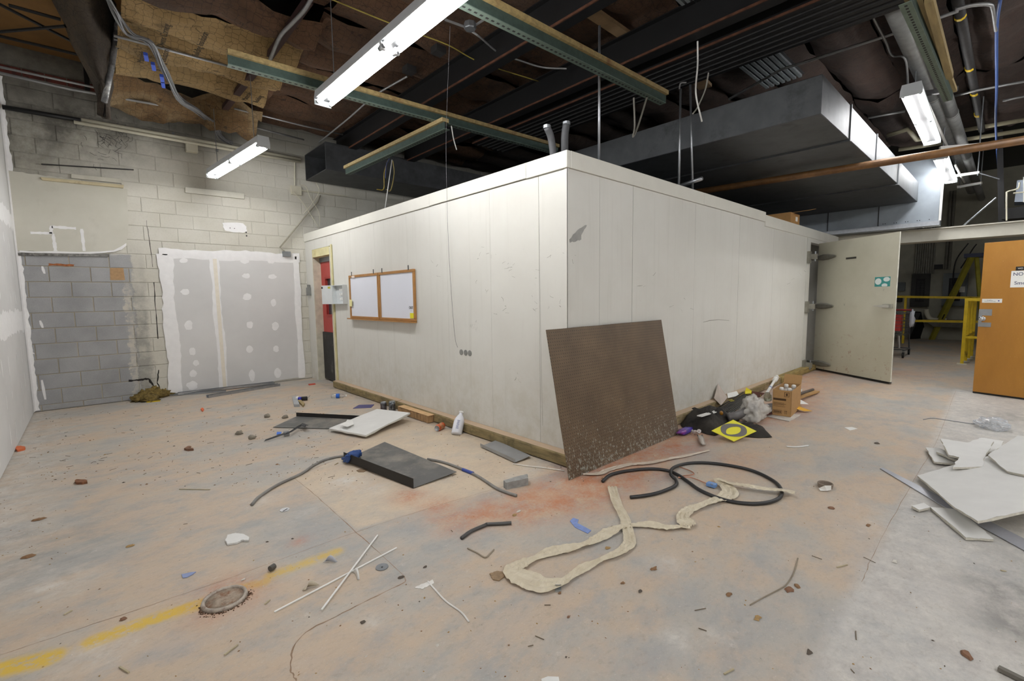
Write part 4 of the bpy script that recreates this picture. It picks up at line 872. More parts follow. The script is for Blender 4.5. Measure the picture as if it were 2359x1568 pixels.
# pale lumber and corrugated pieces in the roof
for pts, z, lab in (([(1285, -2), (1335, -2), (1465, 88), (1440, 98)], 4.22, 'pale roof plank between the dark beams, nearest'), ([(1480, 118), (1515, 108), (1535, 128), (1500, 140)], 4.22, 'pale roof plank between the dark beams, middle piece'), ([(1590, 185), (1620, 178), (1640, 200), (1610, 208)], 4.22, 'pale roof plank below the ribbed deck')):
    tag(obj('roof_plank', MB().prism([G(*p, z) for p in pts], (0, 0, .04)), mat('8c7354', .8, 0, .2, 4, .2)), lab, 'plank')
def corr(A, B, C_, n, z, lab):   # A->B across ribs, A->C along ribs (pixels)
    A, B, C_ = G(*A, z), G(*B, z), G(*C_, z); T = thing('corrugated_sheet', lab, 'metal sheet', A)
    for i in range(n):
        a0 = A.lerp(B, i/n); a1 = A.lerp(B, (i+.55)/n); sh = C_-A
        obj('rib', MB().prism([a0, a1, a1+Vector((0, 0, .03)), a0+Vector((0, 0, .03))], sh), mat('8d9496', .5, .4, .1, 8, .05), T)
    obj('sheet', MB().prism([A+Vector((0, 0, .03)), B+Vector((0, 0, .03)), B+C_-A+Vector((0, 0, .03)), C_+Vector((0, 0, .03))], (0, 0, .004)), mat('2a2b2c', .6), T)
corr((1545, -10), (1625, -55), (1625, 65), 6, 4.2, 'corrugated metal strip in the roof left of the ribbed deck'); corr((1598, 76), (1688, 32), (1612, 88), 6, 4.22, 'bright corrugated metal glimpsed between the beams'); corr((1695, 150), (1790, 112), (1765, 205), 7, 4.2, 'corrugated metal strip in the roof behind the duct')
# ---------------------------------------------------------------- ducts
M_duct = mat('575a5d', .55, .5, .12, 5, .08, dirt='414446', dirt_amt=.3, name='duct_sheet_metal')
def duct(name, lab, x0, x1, y0, y1, z0, z1, secx=None, secy=None):
    T = thing(name, lab, 'duct', ((x0+x1)/2, (y0+y1)/2, z0))
    xs = secx or [x0, x1]
    for a, b in zip(xs[:-1], xs[1:]):
        o = obj('duct_section', MB().box((a+.002, y0, z0), (b-.002, y1, z1)), M_duct, T); bevel(o, .006)
        if b != xs[-1]: obj('standing_seam', MB().box((b-.015, y0-.012, z0-.02), (b+.015, y1, z1+.01)), M_duct, T)
    return T
duct('air_duct', 'wide flat sheet metal duct hanging over the right part of the cold room', 5.2, 11.6, 1.33, 7.5, 3.1, 3.46, [5.2, 6.3, 7.7, 9.4, 11.6])
MD0 = M_duct; M_duct = mat('9aa3ab', .45, .45, .08, 3, .06, name='lit_duct_sheet')  # paler copy of the duct metal: light on the plenum put into colour
T = duct('duct_plenum', 'upright grey sheet metal duct drop standing on the header beam', 11.65, 12.05, 1.02, 4.2, 2.66, 3.95, None)
M_duct = MD0
for i, y in enumerate((1.9, 2.75)): obj('panel_seam', MB().box((11.63, y, 2.7), (11.65, y+.012, 3.6)), M_dark, T)
obj('base_angle', MB().box((11.6, 1.0, 2.64), (11.65, 4.2, 2.72)), M_galv, T); obj('edge_angle', MB().box((11.62, .985, 2.72), (11.66, 1.02, 3.9)), M_white, T)
hb = MB()
for k in range(9): hb.lathe((11.649, 1.15+k*.085+(.05 if k % 2 else 0), 2.76), (-1, 0, 0), [(.008, 0), (.008, .002)], 8)
obj('rivet_holes', hb, M_ink, T, kind='stuff')
T = thing('small_duct', 'dark open-ended duct near the back wall above the left end of the cold room', 'duct', (4, 8, 3.5))
mdd = mat('4a4c4e', .5, .5, .2, 6, .1)
z0_, z1_, ya_, yb_ = 3.50, 3.93, 7.56, 8.5; xa, xb = 2.95, 6.6
obj('duct_side', MB().box((xa, ya_, z0_), (xb, ya_+.02, z1_)), mdd, T); obj('duct_side', MB().box((xa, yb_-.02, z0_), (xb, yb_, z1_)), mdd, T)
obj('duct_bottom', MB().box((xa, ya_+.02, z0_), (xb, yb_-.02, z0_+.01)), mdd, T); obj('duct_top', MB().box((xa, ya_+.02, z1_-.01), (xb, yb_-.02, z1_)), mdd, T); obj('duct_inside', MB().box((xa+.7, ya_+.02, z0_+.01), (xa+.72, yb_-.02, z1_-.01)), M_black, T)
# carton on the cold room roof
T = thing('small_carton', 'small open brown carton on top of the cold room near its far end', 'box', WY(1835, 505, Y0))
a, b = WY(1818, 508, Y0+.02), WY(1848, 489, Y0+.02); mc = mat('a9814f', .8, 0, .06, 20, .1, name='cardboard')
zr = 2.55; obj('carton_body', MB().box((a.x, Y0-.0, zr), (a.x+.45, Y0+.6, zr+.17)), mc, T); obj('carton_flap', MB().bar((a.x+.1, Y0+.02, zr+.17), (a.x+.35, Y0-.02, zr+.215), .5, .005), mc, T); obj('label', MB().box((a.x+.24, Y0-.003, zr+.05), (a.x+.34, Y0-.001, zr+.12)), M_white, T)
# ================================================================== HEADER BEAM, BACK ROOM
T = thing('header_beam', 'cream painted steel beam spanning the passage to the back room', 'beam', (12.1, -.5, 2.35))
mhb = mat('d2cfc2', .5, 0, .05, 4, .05, name='cream_steel')
obj('web', MB().box((12.1, -3.5, 2.42), (12.12, 3.5, 2.615)), mhb, T); obj('bottom_flange', MB().box((12.06, -3.5, 2.395), (12.5, 3.5, 2.42)), mhb, T); obj('top_flange', MB().box((12.04, -3.5, 2.615), (12.3, 3.5, 2.635)), mhb, T)
BX = 18.58
def wb(x, y, d=0): return WX(x, y, BX-d)
def panel(name, x0, y0, x1, y1, th, m, lab, cat='electrical panel', inner=True):
    a, b = wb(x0, y1, 0), wb(x1, y0, 0); T = thing(name, lab, cat, ((BX, (a.y+b.y)/2, a.z)))
    ya, yb = max(a.y, b.y), min(a.y, b.y); z0, z1 = a.z, b.z
    obj('enclosure', MB().box((BX-th, yb, z0), (BX, ya, z1)), m, T)
    if inner:
        w_ = ya-yb; hh = z1-z0; obj('breaker_recess', MB().box((BX-th-.004, yb+w_*.25, z0+hh*.15), (BX-th, ya-w_*.25, z1-hh*.15)), M_ink, T)
        for k in range(8):
            for s_ in (0, 1): obj('breaker', MB().box((BX-th-.03, yb+w_*(.3+.22*s_), z0+hh*(.2+.075*k)), (BX-th-.004, yb+w_*(.46+.22*s_), z0+hh*(.26+.075*k))), M_dark, T)
    return T
mpan = mat('4b4f50', .5, .2, .15, 4, .05, name='grey_panel_paint'); mpan2 = mat('63696a', .5, .2, .1, 4, .05)
panel('breaker_panel', 2098, 630, 2145, 706, .15, mat('33322f', .6, .1), 'open dark breaker panel with loose wires on the far wall')
panel('breaker_panel', 2170, 628, 2232, 704, .2, mpan2, 'grey breaker cabinet behind the yellow ladder on the far wall')
panel('electrical_box', 2066, 650, 2087, 670, .15, mpan2, 'small plain grey box on the far wall beside the big open cold room door', 'electrical box', False)
panel('dark_box', 2060, 682, 2080, 695, .15, M_black, 'small dark box on the far wall above the shopping cart', 'electrical box', False)
panel('bell_box', 2153, 609, 2173, 620, .15, M_black, 'small black box high on the far wall between the conduits', 'electrical box', False)
tag(obj('notice', MB().box((BX-.215, wb(2211, 670).y, wb(2211, 673).z), (BX-.21, wb(2224, 670).y, wb(2211, 660).z)), M_white), 'white paper notice stuck on the grey breaker cabinet', 'paper')
for i, x in enumerate((2107, 2112, 2117, 2122, 2127, 2132, 2137, 2143, 2149)):
    a = wb(x, 630, .06); tag(obj('wall_conduit', MB().tube([Vector((BX-.05, a.y, a.z)), Vector((BX-.05, a.y, 4.3))], .022, 8), mat('8d8c82', .5, .2)), ['first', 'second', 'third', 'fourth', 'fifth', 'sixth', 'seventh', 'eighth', 'ninth'][i]+' from the left in the row of conduits above the open breaker panel', 'conduit', 'row of conduits above the open breaker panel')
for x in (2178, 2186): 
    a = wb(x, 620, .06); tag(obj('wall_pipe', MB().tube([Vector((BX-.05, a.y, a.z)), Vector((BX-.05, a.y, 4.3))], .035, 8), mat('7c7a70', .5, .2)), {2178: 'left upright pipe above the grey breaker cabinet', 2186: 'right upright pipe above the grey breaker cabinet'}[x], 'pipe')
for pts, lab in (([(2231, 560), (2205, 595), (2197, 625), (2196, 655)], 'black cable drooping down the far wall left of the ladder top'), ([(2250, 562), (2240, 575), (2225, 600), (2213, 618)], 'black cable behind the ladder top')):
    tag(obj('loose_cable', MB().tube(smooth_path([WX(x, y, 18.2) for x, y in pts], 5), .015, 5), M_black), lab, 'cable')
tag(obj('pipe_bend', MB().tube(smooth_path([WX(x, y, 18.2) for x, y in [(2134, 712), (2136, 724), (2145, 735), (2168, 737), (2180, 738)]], 5), .06, 8), M_cream, None, True), 'pale bent pipe on the far wall right of the cart', 'pipe')
tag(obj('dark_sheet', MB().prism([G(2094, 781), G(2134, 779), WX(2122, 718, 18.3), WX(2096, 716, 18.3)], (.03, 0, 0)), M_black), 'dark sheet leaning against the far wall behind the cart', 'board')
tag(obj('dark_beam_box', MB().prism([WX(2125, 735, 18.1), WX(2150, 752, 18.1), WX(2232, 755, 18.1), WX(2232, 738, 18.1)], (.3, 0, 0)), mat('6b685e', .7)), 'pale tapering sheet metal piece low on the far wall behind the ladder', 'metal piece')
# yellow step ladder
T = thing('step_ladder', 'yellow step ladder standing in front of the grey breaker cabinet', 'ladder', G(2143, 782))
f0 = G(2146, 782); top = WX(2240, 592, 17.3)
f1 = f0+Vector((-.35, -.25, 0)); 
mlad = mat('a39a35', .5, 0, .1, 9, .1, name='yellow_fibreglass')
ft = WX(2239, 590, 17.4)
obj('rail', MB().bar(f0, ft, .12, .07), mlad, T); obj('rail', MB().bar(f0+Vector((.45, .1, 0)), ft+Vector((.25, 0, 0)), .1, .07), mlad, T)
g0 = WX(2268, 760, 16.9); g0.z = 0; obj('rear_rail', MB().bar(ft+Vector((.05, -.08, 0)), g0, .07, .05), mlad, T); obj('rear_rail', MB().bar(ft+Vector((.3, -.08, 0)), g0+Vector((.5, 0, 0)), .07, .05), mlad, T)
for k in range(1, 7): obj('step', MB().bar(f0.lerp(ft, k/7.2), (f0+Vector((.45, .1, 0))).lerp(ft+Vector((.25, 0, 0)), k/7.2), .08, .03), M_steel, T)
obj('top_cap', MB().box(tuple(ft+Vector((-.1, -.25, -.03))), tuple(ft+Vector((.4, .15, .07)))), flat('232c4d', .5), T)
obj('label', MB().bar(f0.lerp(ft, .27)+Vector((-.045, 0, 0)), f0.lerp(ft, .33)+Vector((-.045, 0, 0)), .06, .005, (1, 0, 0)), M_ink, T)
# yellow guard rails
T = thing('guard_rail', 'yellow two-bar guard rail crossing in front of the far wall panels', 'railing', (16.6, 1.2, 0))
X_ = 16.6
for ya in (683, 738): obj('rail', MB().bar(WX(2050, ya, X_), WX(2262, ya+3, X_), .05, .06), M_yel, T)
for x in (2087,):
    a = WX(x, 683, X_); obj('post', MB().bar(Vector((X_, a.y, 0)), a, .05, .05, (1, 0, 0)), M_yel, T)
a = WX(2235, 684, X_); obj('post', MB().bar(Vector((X_, a.y, 0)), a, .05, .05, (1, 0, 0)), M_yel, T)
T = thing('guard_post', 'scuffed yellow pipe guard rail standing beside the orange door', 'railing', G(2217, 838))
p0 = G(2217, 838); tz = WX(2226, 690, p0.x).z; dirr = (G(2262, 690, 0)*0+Vector((1.0, -.12, 0))).normalized()
def post(p, hh): obj('post', MB().bar(p, p+Vector((0, 0, hh)), .05, .05, (1, 0, 0)), M_yel, T); obj('base_plate', MB().box(tuple(p-Vector((.09, .07, 0))), tuple(p+Vector((.09, .07, .01)))), M_cream, T)
q0 = WX(2226, 690, p0.x); p0.y = q0.y*.5+p0.y*.5
post(p0, tz); p1 = p0+Vector((.55, -.02, 0)); post(p1, tz); p2 = p0+Vector((1.1, -.04, 0)); post(p2, tz); p3 = p0+Vector((1.6, -.06, 0)); post(p3, tz)
obj('rail', MB().bar(p0+Vector((0, 0, tz)), p0+Vector((0, -.9, tz)), .055, .055), M_yel, T); obj('rail', MB().bar(p0+Vector((0, 0, tz)), p3+Vector((0, 0, tz)), .055, .055), M_yel, T)
obj('rail', MB().bar(p0+Vector((0, 0, tz*.42)), p0+Vector((0, -.9, tz*.42)), .045, .045), M_yel, T); obj('rail', MB().bar(p0+Vector((0, 0, tz*.42)), p3+Vector((0, 0, tz*.42)), .045, .045), M_yel, T)
# shopping cart
T = thing('shopping_cart', 'wire shopping cart with red handle half hidden by the big open cold room door', 'shopping cart', G(2078, 815))
cw = mat('5c5e61', .4, .6, .1, 9, 0); cxa = 13.55; y0_, y1_ = 1.50, 2.05
sx = WX(2092, 812, cxa); y0_ = sx.y
fr_ = MB(); zb = .5; 
for y in (y0_, y1_): fr_.tube(smooth_path([Vector((cxa+.1, y, .12)), Vector((cxa, y, .45)), Vector((cxa-.1, y-.0, 1.02))], 5), .014, 6); fr_.tube([Vector((cxa+.1, y, .14)), Vector((cxa-.75, y, .16))], .014, 6)
fr_.tube([Vector((cxa-.0, y0_, .16)), Vector((cxa-.0, y1_, .16))], .012, 6); fr_.tube([Vector((cxa-.4, y0_, .15)), Vector((cxa-.4, y1_, .15))], .012, 6)
obj('frame', fr_, cw, T)
bk = MB()
for k in range(7):
    z = .48+k*.075; e = .02*k
    for y in (y0_, y1_): bk.tube([Vector((cxa-.03, y, z)), Vector((cxa-.8, y+(.0), z+.03))], .005, 5)
    bk.tube([Vector((cxa-.03, y0_, z)), Vector((cxa-.03, y1_, z))], .005, 5); bk.tube([Vector((cxa-.8, y0_, z+.03)), Vector((cxa-.8, y1_, z+.03))], .005, 5)
for k in range(10):
    x = cxa-.03-.077*k
    for y in (y0_, y1_): bk.tube([Vector((x, y, .48)), Vector((x, y, .95))], .004, 5)
    y = y0_+(y1_-y0_)*k/9; bk.tube([Vector((cxa-.03, y, .48)), Vector((cxa-.03, y, .95))], .004, 5); bk.tube([Vector((cxa-.03, y, .48)), Vector((cxa-.8, y, .5))], .004, 5)
obj('basket', bk, cw, T); obj('handle', MB().tube([Vector((cxa-.1, y0_-.02, 1.02)), Vector((cxa-.1, y1_+.02, 1.02))], .02, 8), mat('8e2a2c', .4), T)
obj('basket_rim', MB().tube([Vector((cxa-.05, y0_, .96)), Vector((cxa-.8, y0_, .98)), Vector((cxa-.8, y1_, .98)), Vector((cxa-.05, y1_, .96)), Vector((cxa-.05, y0_, .96))], .01, 6), cw, T)
for x, y in ((cxa+.1, y0_), (cxa+.1, y1_), (cxa-.72, y0_), (cxa-.72, y1_)):
    c = obj('caster', MB().lathe((x, y-.015, .065), (0, 1, 0), [(.063, 0), (.065, .005), (.065, .025), (.063, .03)], 14), M_black, T); obj('fork', MB().bar((x, y-.02, .06), (x, y-.02, .15), .03, .004, (0, 1, 0)), cw, c)
o = tag(obj('plastic_bag', MB().blob((cxa-.14, y0_-.04, .82), .05, .05, .19, 10, 8, .35, 3, 5, False), mat('c6cad2', .3, 0, .05, 20, 0), None, True), 'white plastic bag hung on the shopping cart', 'bag')
tag(obj('red_packet', MB().box((cxa-.5, y0_+.1, .56), (cxa-.25, y0_+.35, .92)), mat('b5332c', .5)), 'red packet inside the shopping cart', 'box')
tag(obj('white_board_scrap', MB().prism([Vector((cxa-.35, y0_+.1, .18)), Vector((cxa-.2, y0_+.14, .18)), Vector((cxa-.35, y0_+.14, .46)), Vector((cxa-.5, y0_+.1, .46))], (0, .02, 0)), M_white), 'white board scrap on the lower rack of the shopping cart', 'board')
# machine with hand rails on the upper right, on the header beam
T = thing('rooftop_unit', 'grey and white unit with a small handrail standing on the mezzanine at the right border', 'machine', WX(2350, 500, 12.4))
q = lambda x, y, X=12.4: WX(x, y, X)
obj('casing', MB().prism([q(2337, 465), q(2400, 463), q(2400, 412), q(2343, 415)], (.5, 0, 0)), mat('8f98a6', .5), T); obj('white_panel', MB().prism([q(2357, 466), q(2400, 465), q(2400, 405), q(2357, 408)], (-.03, 0, 0)), M_white, T)
obj('handrail', MB().tube(smooth_path([q(2319, 508, 12.3), q(2319, 450, 12.3), q(2322, 441, 12.3), q(2345, 434, 12.3), q(2349, 420, 12.3)], 5), .012, 6), M_cream, T); obj('handrail', MB().tube([q(2334, 445, 12.3), q(2370, 441, 12.3)], .012, 6), M_cream, T)
obj('dark_base', MB().prism([q(2308, 505), q(2400, 498), q(2400, 468), q(2308, 482)], (.8, 0, 0)), M_black, T)
tag(obj('black_post', MB().bar(WX(2307, 512, 12.5), WX(2303, 300, 12.5), .08, .08, (1, 0, 0)), M_black), 'black upright post on the header beam at right', 'post')
tag(obj('brace_rod', MB().tube([WX(2220, 519, 12.2), WX(2295, 455, 12.2)], .014, 6), M_steel), 'slanting grey rod rising from the header beam', 'rod')
tag(obj('brace_rod', MB().tube([WX(2255, 398, 12.2), WX(2303, 412, 12.2)], .01, 6), M_steel), 'thin rod from the middle trapeze hanger to the black post', 'rod')
# ================================================================== ORANGE DOOR
A = G(2240, 905); B = G(2359, 921); A.z = B.z = 0; d = (B-A).normalized(); n = Vector((d.y, -d.x, 0)); n = n if n.dot(-A) > 0 else -n
OD = thing('orange_door', 'orange-brown wooden door with metal lock plate, standing ajar at the right border', 'door', A+Vector((0, 0, .015)))
s = NT('orange_veneer'); c = s.ramp(s.noise(2.2, 7, .65, stretch=(1, 1, .35)), [(.25, lin('9f6d2a')), (.5, lin('ad7930')), (.75, lin('ba873c'))]); sp = s.noise(70, 2, .5)
c = s.mix(s.math('MULTIPLY', s.bw(sp, .72, .75), .5), c, lin('dcb97a')); c = s.mix(s.math('MULTIPLY', s.bw(s.noise(1.1, 3, .5), .58, .62), .45), c, lin('8f5a1c')); s.color(c); s.bump(s.noise(40, 4, .6, stretch=(1, 1, .2)), .05, .003); M_or = s.set(.38)
def op(u, z, out=0): return A+d*u+n*out+Vector((0, 0, z))
def obx(u0, u1, z0, z1, o0, o1): return MB().prism([op(u0, z0, o0), op(u1, z0, o0), op(u1, z1, o0), op(u0, z1, o0)], n*(o1-o0))
o = obj('door_leaf', obx(0, .914, .025, 2.068, -.045, 0), M_or, OD); bevel(o, .003)
def ou(x, y): # photo pixel -> (u, z) on the door plane
    r_ = ray(x, y); t_ = (A-C0).dot(n)/r_.dot(n); q = C0+r_*t_; return (q-A).dot(d), q.z
u0, z0 = ou(2252, 752); u1, z1 = ou(2286, 712); zm0 = ou(2252, 742)[1]; zm1 = ou(2252, 726)[1]
lp = obj('lock_plate', obx(0.0, u1, z0, zm0, 0, .003), mat('a7abb0', .3, .8, .05, 20, 0, name='brushed_steel'), OD)
obj('plate_arm', obx(0.0, u1, zm1, z1, 0, .003).prism([op(0, zm0, 0), op(.035, zm0, 0), op(.035, zm1, 0), op(0, zm1, 0)], n*.003), mat('a7abb0', .3, .8, .05, 20, 0, name='brushed_steel'), lp)
ku, kz = ou(2264, 734); obj('door_knob', MB().lathe(op(ku, kz, .0), n, [(.032, 0), (.032, .006), (.014, .01), (.012, .03), (.024, .042), (.028, .055), (.024, .066), (.008, .07)], 18), mat('c9cbce', .15, 1, .02, 9, 0, name='chrome'), OD, True)
u0, z0 = ou(2262, 697); u1, z1 = ou(2309, 688); st = obj('sticker', obx(u0, u1, z0, z1, .0005, .0015), M_white, OD)
uc = u0+(u1-u0)*.4; text('sticker_lettering', 'Shoplifters\nWill Be Prosecuted', st, op(uc, (z0+z1)/2, .002), d, (0, 0, 1), .014, flat('22263d', .6), .0003)
obj('blue_mark', MB().add([op(u0+(u1-u0)*.84+.008*math.cos(t), (z0+z1)/2+.008*math.sin(t), .0022) for t in [i*math.pi/5 for i in range(10)]], [tuple(range(10))]), flat('2b2f9a', .6), st)
u0, z0 = ou(2327, 662); u1 = u0+.28; z1 = ou(2330, 624)[1]
pn = obj('paper_notice', obx(u0, u1, z0, z1, .001, .002), mat('e9e9e6', .7, 0, .02, 6, 0), OD)
text('handwriting', 'NO', pn, op(u0+.065, z1-.045, .0026), d, (.0, 0, 1), .06, flat('23305a', .6), .0003); text('handwriting', 'Smoking', pn, op(u0+.14, z0+.055, .0026), d, (.0, 0, 1), .062, flat('23305a', .6), .0003)
u0, z0 = ou(2340, 623); z1 = ou(2342, 614)[1]; bs = obj('black_sign', obx(u0, u0+.2, z0, z1, .001, .004), M_ink, OD); text('sign_lettering', 'WO', bs, op(u0+.042, (z0+z1)/2, .0045), d, (0, 0, 1), .026, M_white, .0003)
obj('door_bottom_edge', obx(0, .914, .004, .024, -.04, -.006), M_black, OD)
# wall stub that carries the orange door, beyond the right border
E_ = op(.93, 0); struct('wall_partition', MB().box((E_.x-.06, -3.5, 0), (E_.x+.06, E_.y-.03, 2.6)), M_gypl, 'partition carrying the orange door')
# ================================================================== PEGBOARD
bl, br = G(1310, 1106), G(1563, 1000); tl, tr = WY(1257, 760, Y0-.02), WY(1520, 737, Y0-.02)
s = NT('pegboard'); tc = s.node('ShaderNodeTexCoord'); xyz = s.sep(tc.outputs['Object'])
def cell(v): 
    f_ = s.math('FRACT', s.math('MULTIPLY', v, 1/.0254)); return s.math('SUBTRACT', f_, .5)
a_ = cell(xyz[0]); b_ = cell(xyz[1]); dd = s.math('SQRT', s.math('ADD', s.math('MULTIPLY', a_, a_), s.math('MULTIPLY', b_, b_))); hole = s.smooth(dd, .16, .12)
c = s.ramp(s.noise(3, 6, .6, obj=True), [(.3, lin('574633')), (.7, lin('705c44'))])
c = s.mix(s.math('MULTIPLY', s.math('ADD', s.math('MULTIPLY', s.smooth(xyz[0], .8, 1.7), .3), 0.05), .9), c, lin('6b6058'))
lowm = s.smooth(s.math('ADD', xyz[1], s.math('MULTIPLY', s.noise(2, 4, .6, obj=True), .3)), .75, .12)
fl = s.noise(55, 5, .7, obj=True, stretch=(1, .6, 1)); th = s.math('SUBTRACT', .67, s.math('MULTIPLY', lowm, .17)); spk = s.math('MULTIPLY', s.math('SUBTRACT', fl, th), 14, clamp=True)
c = s.mix(s.math('MULTIPLY', spk, .75), c, lin('a5aaa0')); c = s.mix(hole, c, lin('1e1713')); s.color(c); s.bump(hole, -.5, .003); M_peg = s.set(.5)
xv = (br-bl).normalized(); yv = (tl-bl); yv = (yv-xv*yv.dot(xv)).normalized(); zv = xv.cross(yv); wv = (br-bl).length; hv = 1.19
o = bpy.data.objects.new('pegboard', bpy.data.meshes.new('pegboard')); COL.objects.link(o)
L2 = lambda p: Vector(((p-bl).dot(xv), (p-bl).dot(yv), 0)); cs = [L2(p) for p in (bl, br, tr, tl)]
mb = MB().prism(jag(cs, .0015, 8, True, 3, 2), (0, 0, .006)); o.data.from_pydata([tuple(v) for v in mb.v], [], mb.f); o.data.materials.append(M_peg)
M = Matrix.Identity(4)
for i in range(3): M[i][0] = xv[i]; M[i][1] = yv[i]; M[i][2] = zv[i]; M[i][3] = bl[i]
M[2][3] += .001; o.matrix_world = M; o.data.update(); tag(o, 'large brown pegboard sheet with whitish flakes, leaning against the cold room corner', 'pegboard')
# ================================================================== THINGS ON THE FLOOR
def slab(name, px, zt, th, m, lab, cat, bev=0, jg=0, zs=None, **k):
    P = [G(p[0], p[1], (zs[i] if zs else zt)) for i, p in enumerate(px)]
    if jg: P = jag(P, jg, 5, True, len(px), 2)
    o = obj(name, MB().prism([p-Vector((0, 0, th)) for p in P], (0, 0, th)), m)
    if bev: bevel(o, bev)
    return tag(o, lab, cat, **k)
def plate(name, lab, P, flange_edge, fh, m, m2, th=.003):   # sheet metal tray with one upturned side
    T = thing(name, lab, 'sheet metal', P[0]); obj('sheet', MB().prism(P, (0, 0, th)), m, T); a, b = P[flange_edge], P[(flange_edge+1) % len(P)]
    dd = (b-a).normalized(); nn = Vector((dd.y, -dd.x, 0)); obj('upturned_edge', MB().prism([a, b, b+Vector((0, 0, fh)), a+Vector((0, 0, fh))], nn*th), m2, T); return T
Msh = mat('6c6c6b', .5, .3, .16, 3, .08, dirt='9a948a', dirt_amt=.5, name='dusty_grey_sheet'); Mbk = mat('262525', .5, .2, .1, 9, .05, name='black_edge')
plate('metal_tray', 'dark grey dusty metal shelf with black upturned edge and blue glove, near centre of floor', [G(793, 1060, .02), G(953, 1124, .004), G(1052, 1087, .02), G(886, 1018, .02)], 0, .075, Msh, Mbk)
T = plate('metal_tray', 'dark grey metal shelf with black rear edge, farther back under the white panel', [G(683, 959, .006), G(880, 969, .006), G(870, 990, .006), G(629, 984, .006)], 0, .05, Msh, Mbk)
# white drywall piece propped
Pw = [G(758, 989, .03), G(843, 1005, .03), G(945, 953, .09), G(869, 944, .07)]
T = thing('drywall_piece', 'white rectangular drywall piece lying tilted on the back metal shelf', 'drywall', G(843, 1005)); mb = MB().prism(jag(Pw, .006, 6, True, 3, 2), (0, 0, .014)); obj('paper_face', mb, M_gyp, T)
obj('broken_core', MB().prism([p-Vector((0, 0, .006)) for p in jag(Pw, .008, 6, True, 5, 2)], (0, 0, .005)), M_core, T)
tag(obj('paper_scrap', MB().grid([[G(783, 978, .08), G(800, 983, .08)], [G(797, 971, .09), G(815, 977, .075)], [G(800, 966, .1), G(812, 967, .09)]]), M_white), 'crumpled white paper scrap on the left side of the white drywall piece', 'paper')
slab('blue_tile', [(813, 940), (827, 932), (862, 931), (855, 938)], .006, .006, mat('4c4a7d', .5, 0, .1, 20, .1), 'small flat blue-violet plate on the floor before the two cans', 'tile')
# cans
def can(p, lab, m, h_=.12, r_=.033, axis=(0, 0, 1), name='drink_can', crush=0):
    T = thing(name, lab, 'can', p); obj('can_body', MB().lathe(p, axis, [(r_*.75, 0), (r_*.98, .006), (r_, .014), (r_, h_*.45), (r_*(1-crush), h_*.55), (r_, h_*.65), (r_, h_-.016), (r_*.82, h_-.003)], 16), m, T, True)
    ax = Vector(axis).normalized(); obj('can_rim', MB().lathe(Vector(p)+ax*(h_-.003), axis, [(r_*.83, 0), (r_*.83, .004), (r_*.75, .004), (r_*.74, .001)], 16), M_galv, T, True); return T
mcan = mat('77797e', .3, .7, .5, 30, .05, dirt='5c2b33', dirt_amt=.4, name='printed_can')
can(G(884, 945), 'dented grey drink can, left of two standing by the timber sill', mcan, .11, .04, crush=.08); can(G(904, 949), 'taller silver drink can, right of two standing by the timber sill', mat('8b9095', .25, .8, .5, 40, .05, dirt='1f2a2e', dirt_amt=.4), .14, .042)
p = G(1020, 979, .033); can(p, 'orange drink can lying on its side beside the timber sill', mat('cf5f35', .35, .3, .15, 30, .05, dirt='c9b48a'), .13, .036, tuple(G(1002, 989, .033)-p), 'drink_can')
# corrugated cardboard stack
a, b = G(917, 952, .0), G(987, 976, 0); nn = Vector((-(b-a).y, (b-a).x, 0)).normalized(); nn = nn if nn.x > 0 else -nn
T = thing('cardboard_stack', 'bundle of corrugated cardboard pieces lying against the timber sill', 'cardboard', a); mcf = mat('cfab7e', .85, 0, .08, 9, .1, name='cardboard'); mce = mat('a98760', .9, 0, .35, 50, .4, stretch=(1, 1, .1), name='cardboard_flutes')
n_ = 16
for i in range(n_):
    p, q = a.lerp(b, i/n_), a.lerp(b, (i+.82)/n_); z_ = .075+random.uniform(-.004, .004); obj('cardboard_layer', MB().prism([p+Vector((0, 0, .008)), q+Vector((0, 0, .008)), q+nn*.14+Vector((0, 0, .008)), p+nn*.14+Vector((0, 0, .008))], (0, 0, z_)), mce, T)
obj('top_sheet', MB().prism([a+Vector((0, 0, .088)), b+Vector((0, 0, .088)), b+nn*.13+Vector((0, 0, .09)), a+nn*.16+Vector((0, 0, .09))], (0, 0, .004)), mcf, T)
# white spray bottle without trigger
p = G(1052, 1000, .045); ax = (WX(1062, 950, p.x+.12)-p); ax = Vector((.25, .2, 1)).normalized(); p = G(1051, 1001); T = thing('white_bottle', 'white plastic bottle standing tilted against the timber sill', 'bottle', p)
top = WX(1063, 948, 2.86); ax = (top-p).normalized(); L_ = (top-p).length
obj('bottle_body', MB().lathe(p, ax, [(.03, 0), (.052, .004), (.056, .015), (.056, L_*.55), (.048, L_*.68), (.03, L_*.82), (.021, L_*.86), (.021, L_*.93)], 20), mat('dfe1e8', .35, 0, .02, 9, 0, name='white_hdpe'), T, True)
obj('neck_ring', MB().lathe(p+ax*L_*.92, ax, [(.024, 0), (.024, L_*.08), (.016, L_*.08)], 14), M_white, T, True)
sd = ax.cross(Vector((.7, .7, 0))).normalized(); fro = ax.cross(sd).normalized(); fro = fro if fro.dot(-p) > 0 else -fro
for k in range(9): q = p+ax*(.05+k*.011)+fro*.0575; obj('label_line', MB().bar(q-sd*.016*random.uniform(.5, 1), q+sd*.016*random.uniform(.5, 1), .002, .0035, ax), flat('7b80a8', .7), T)
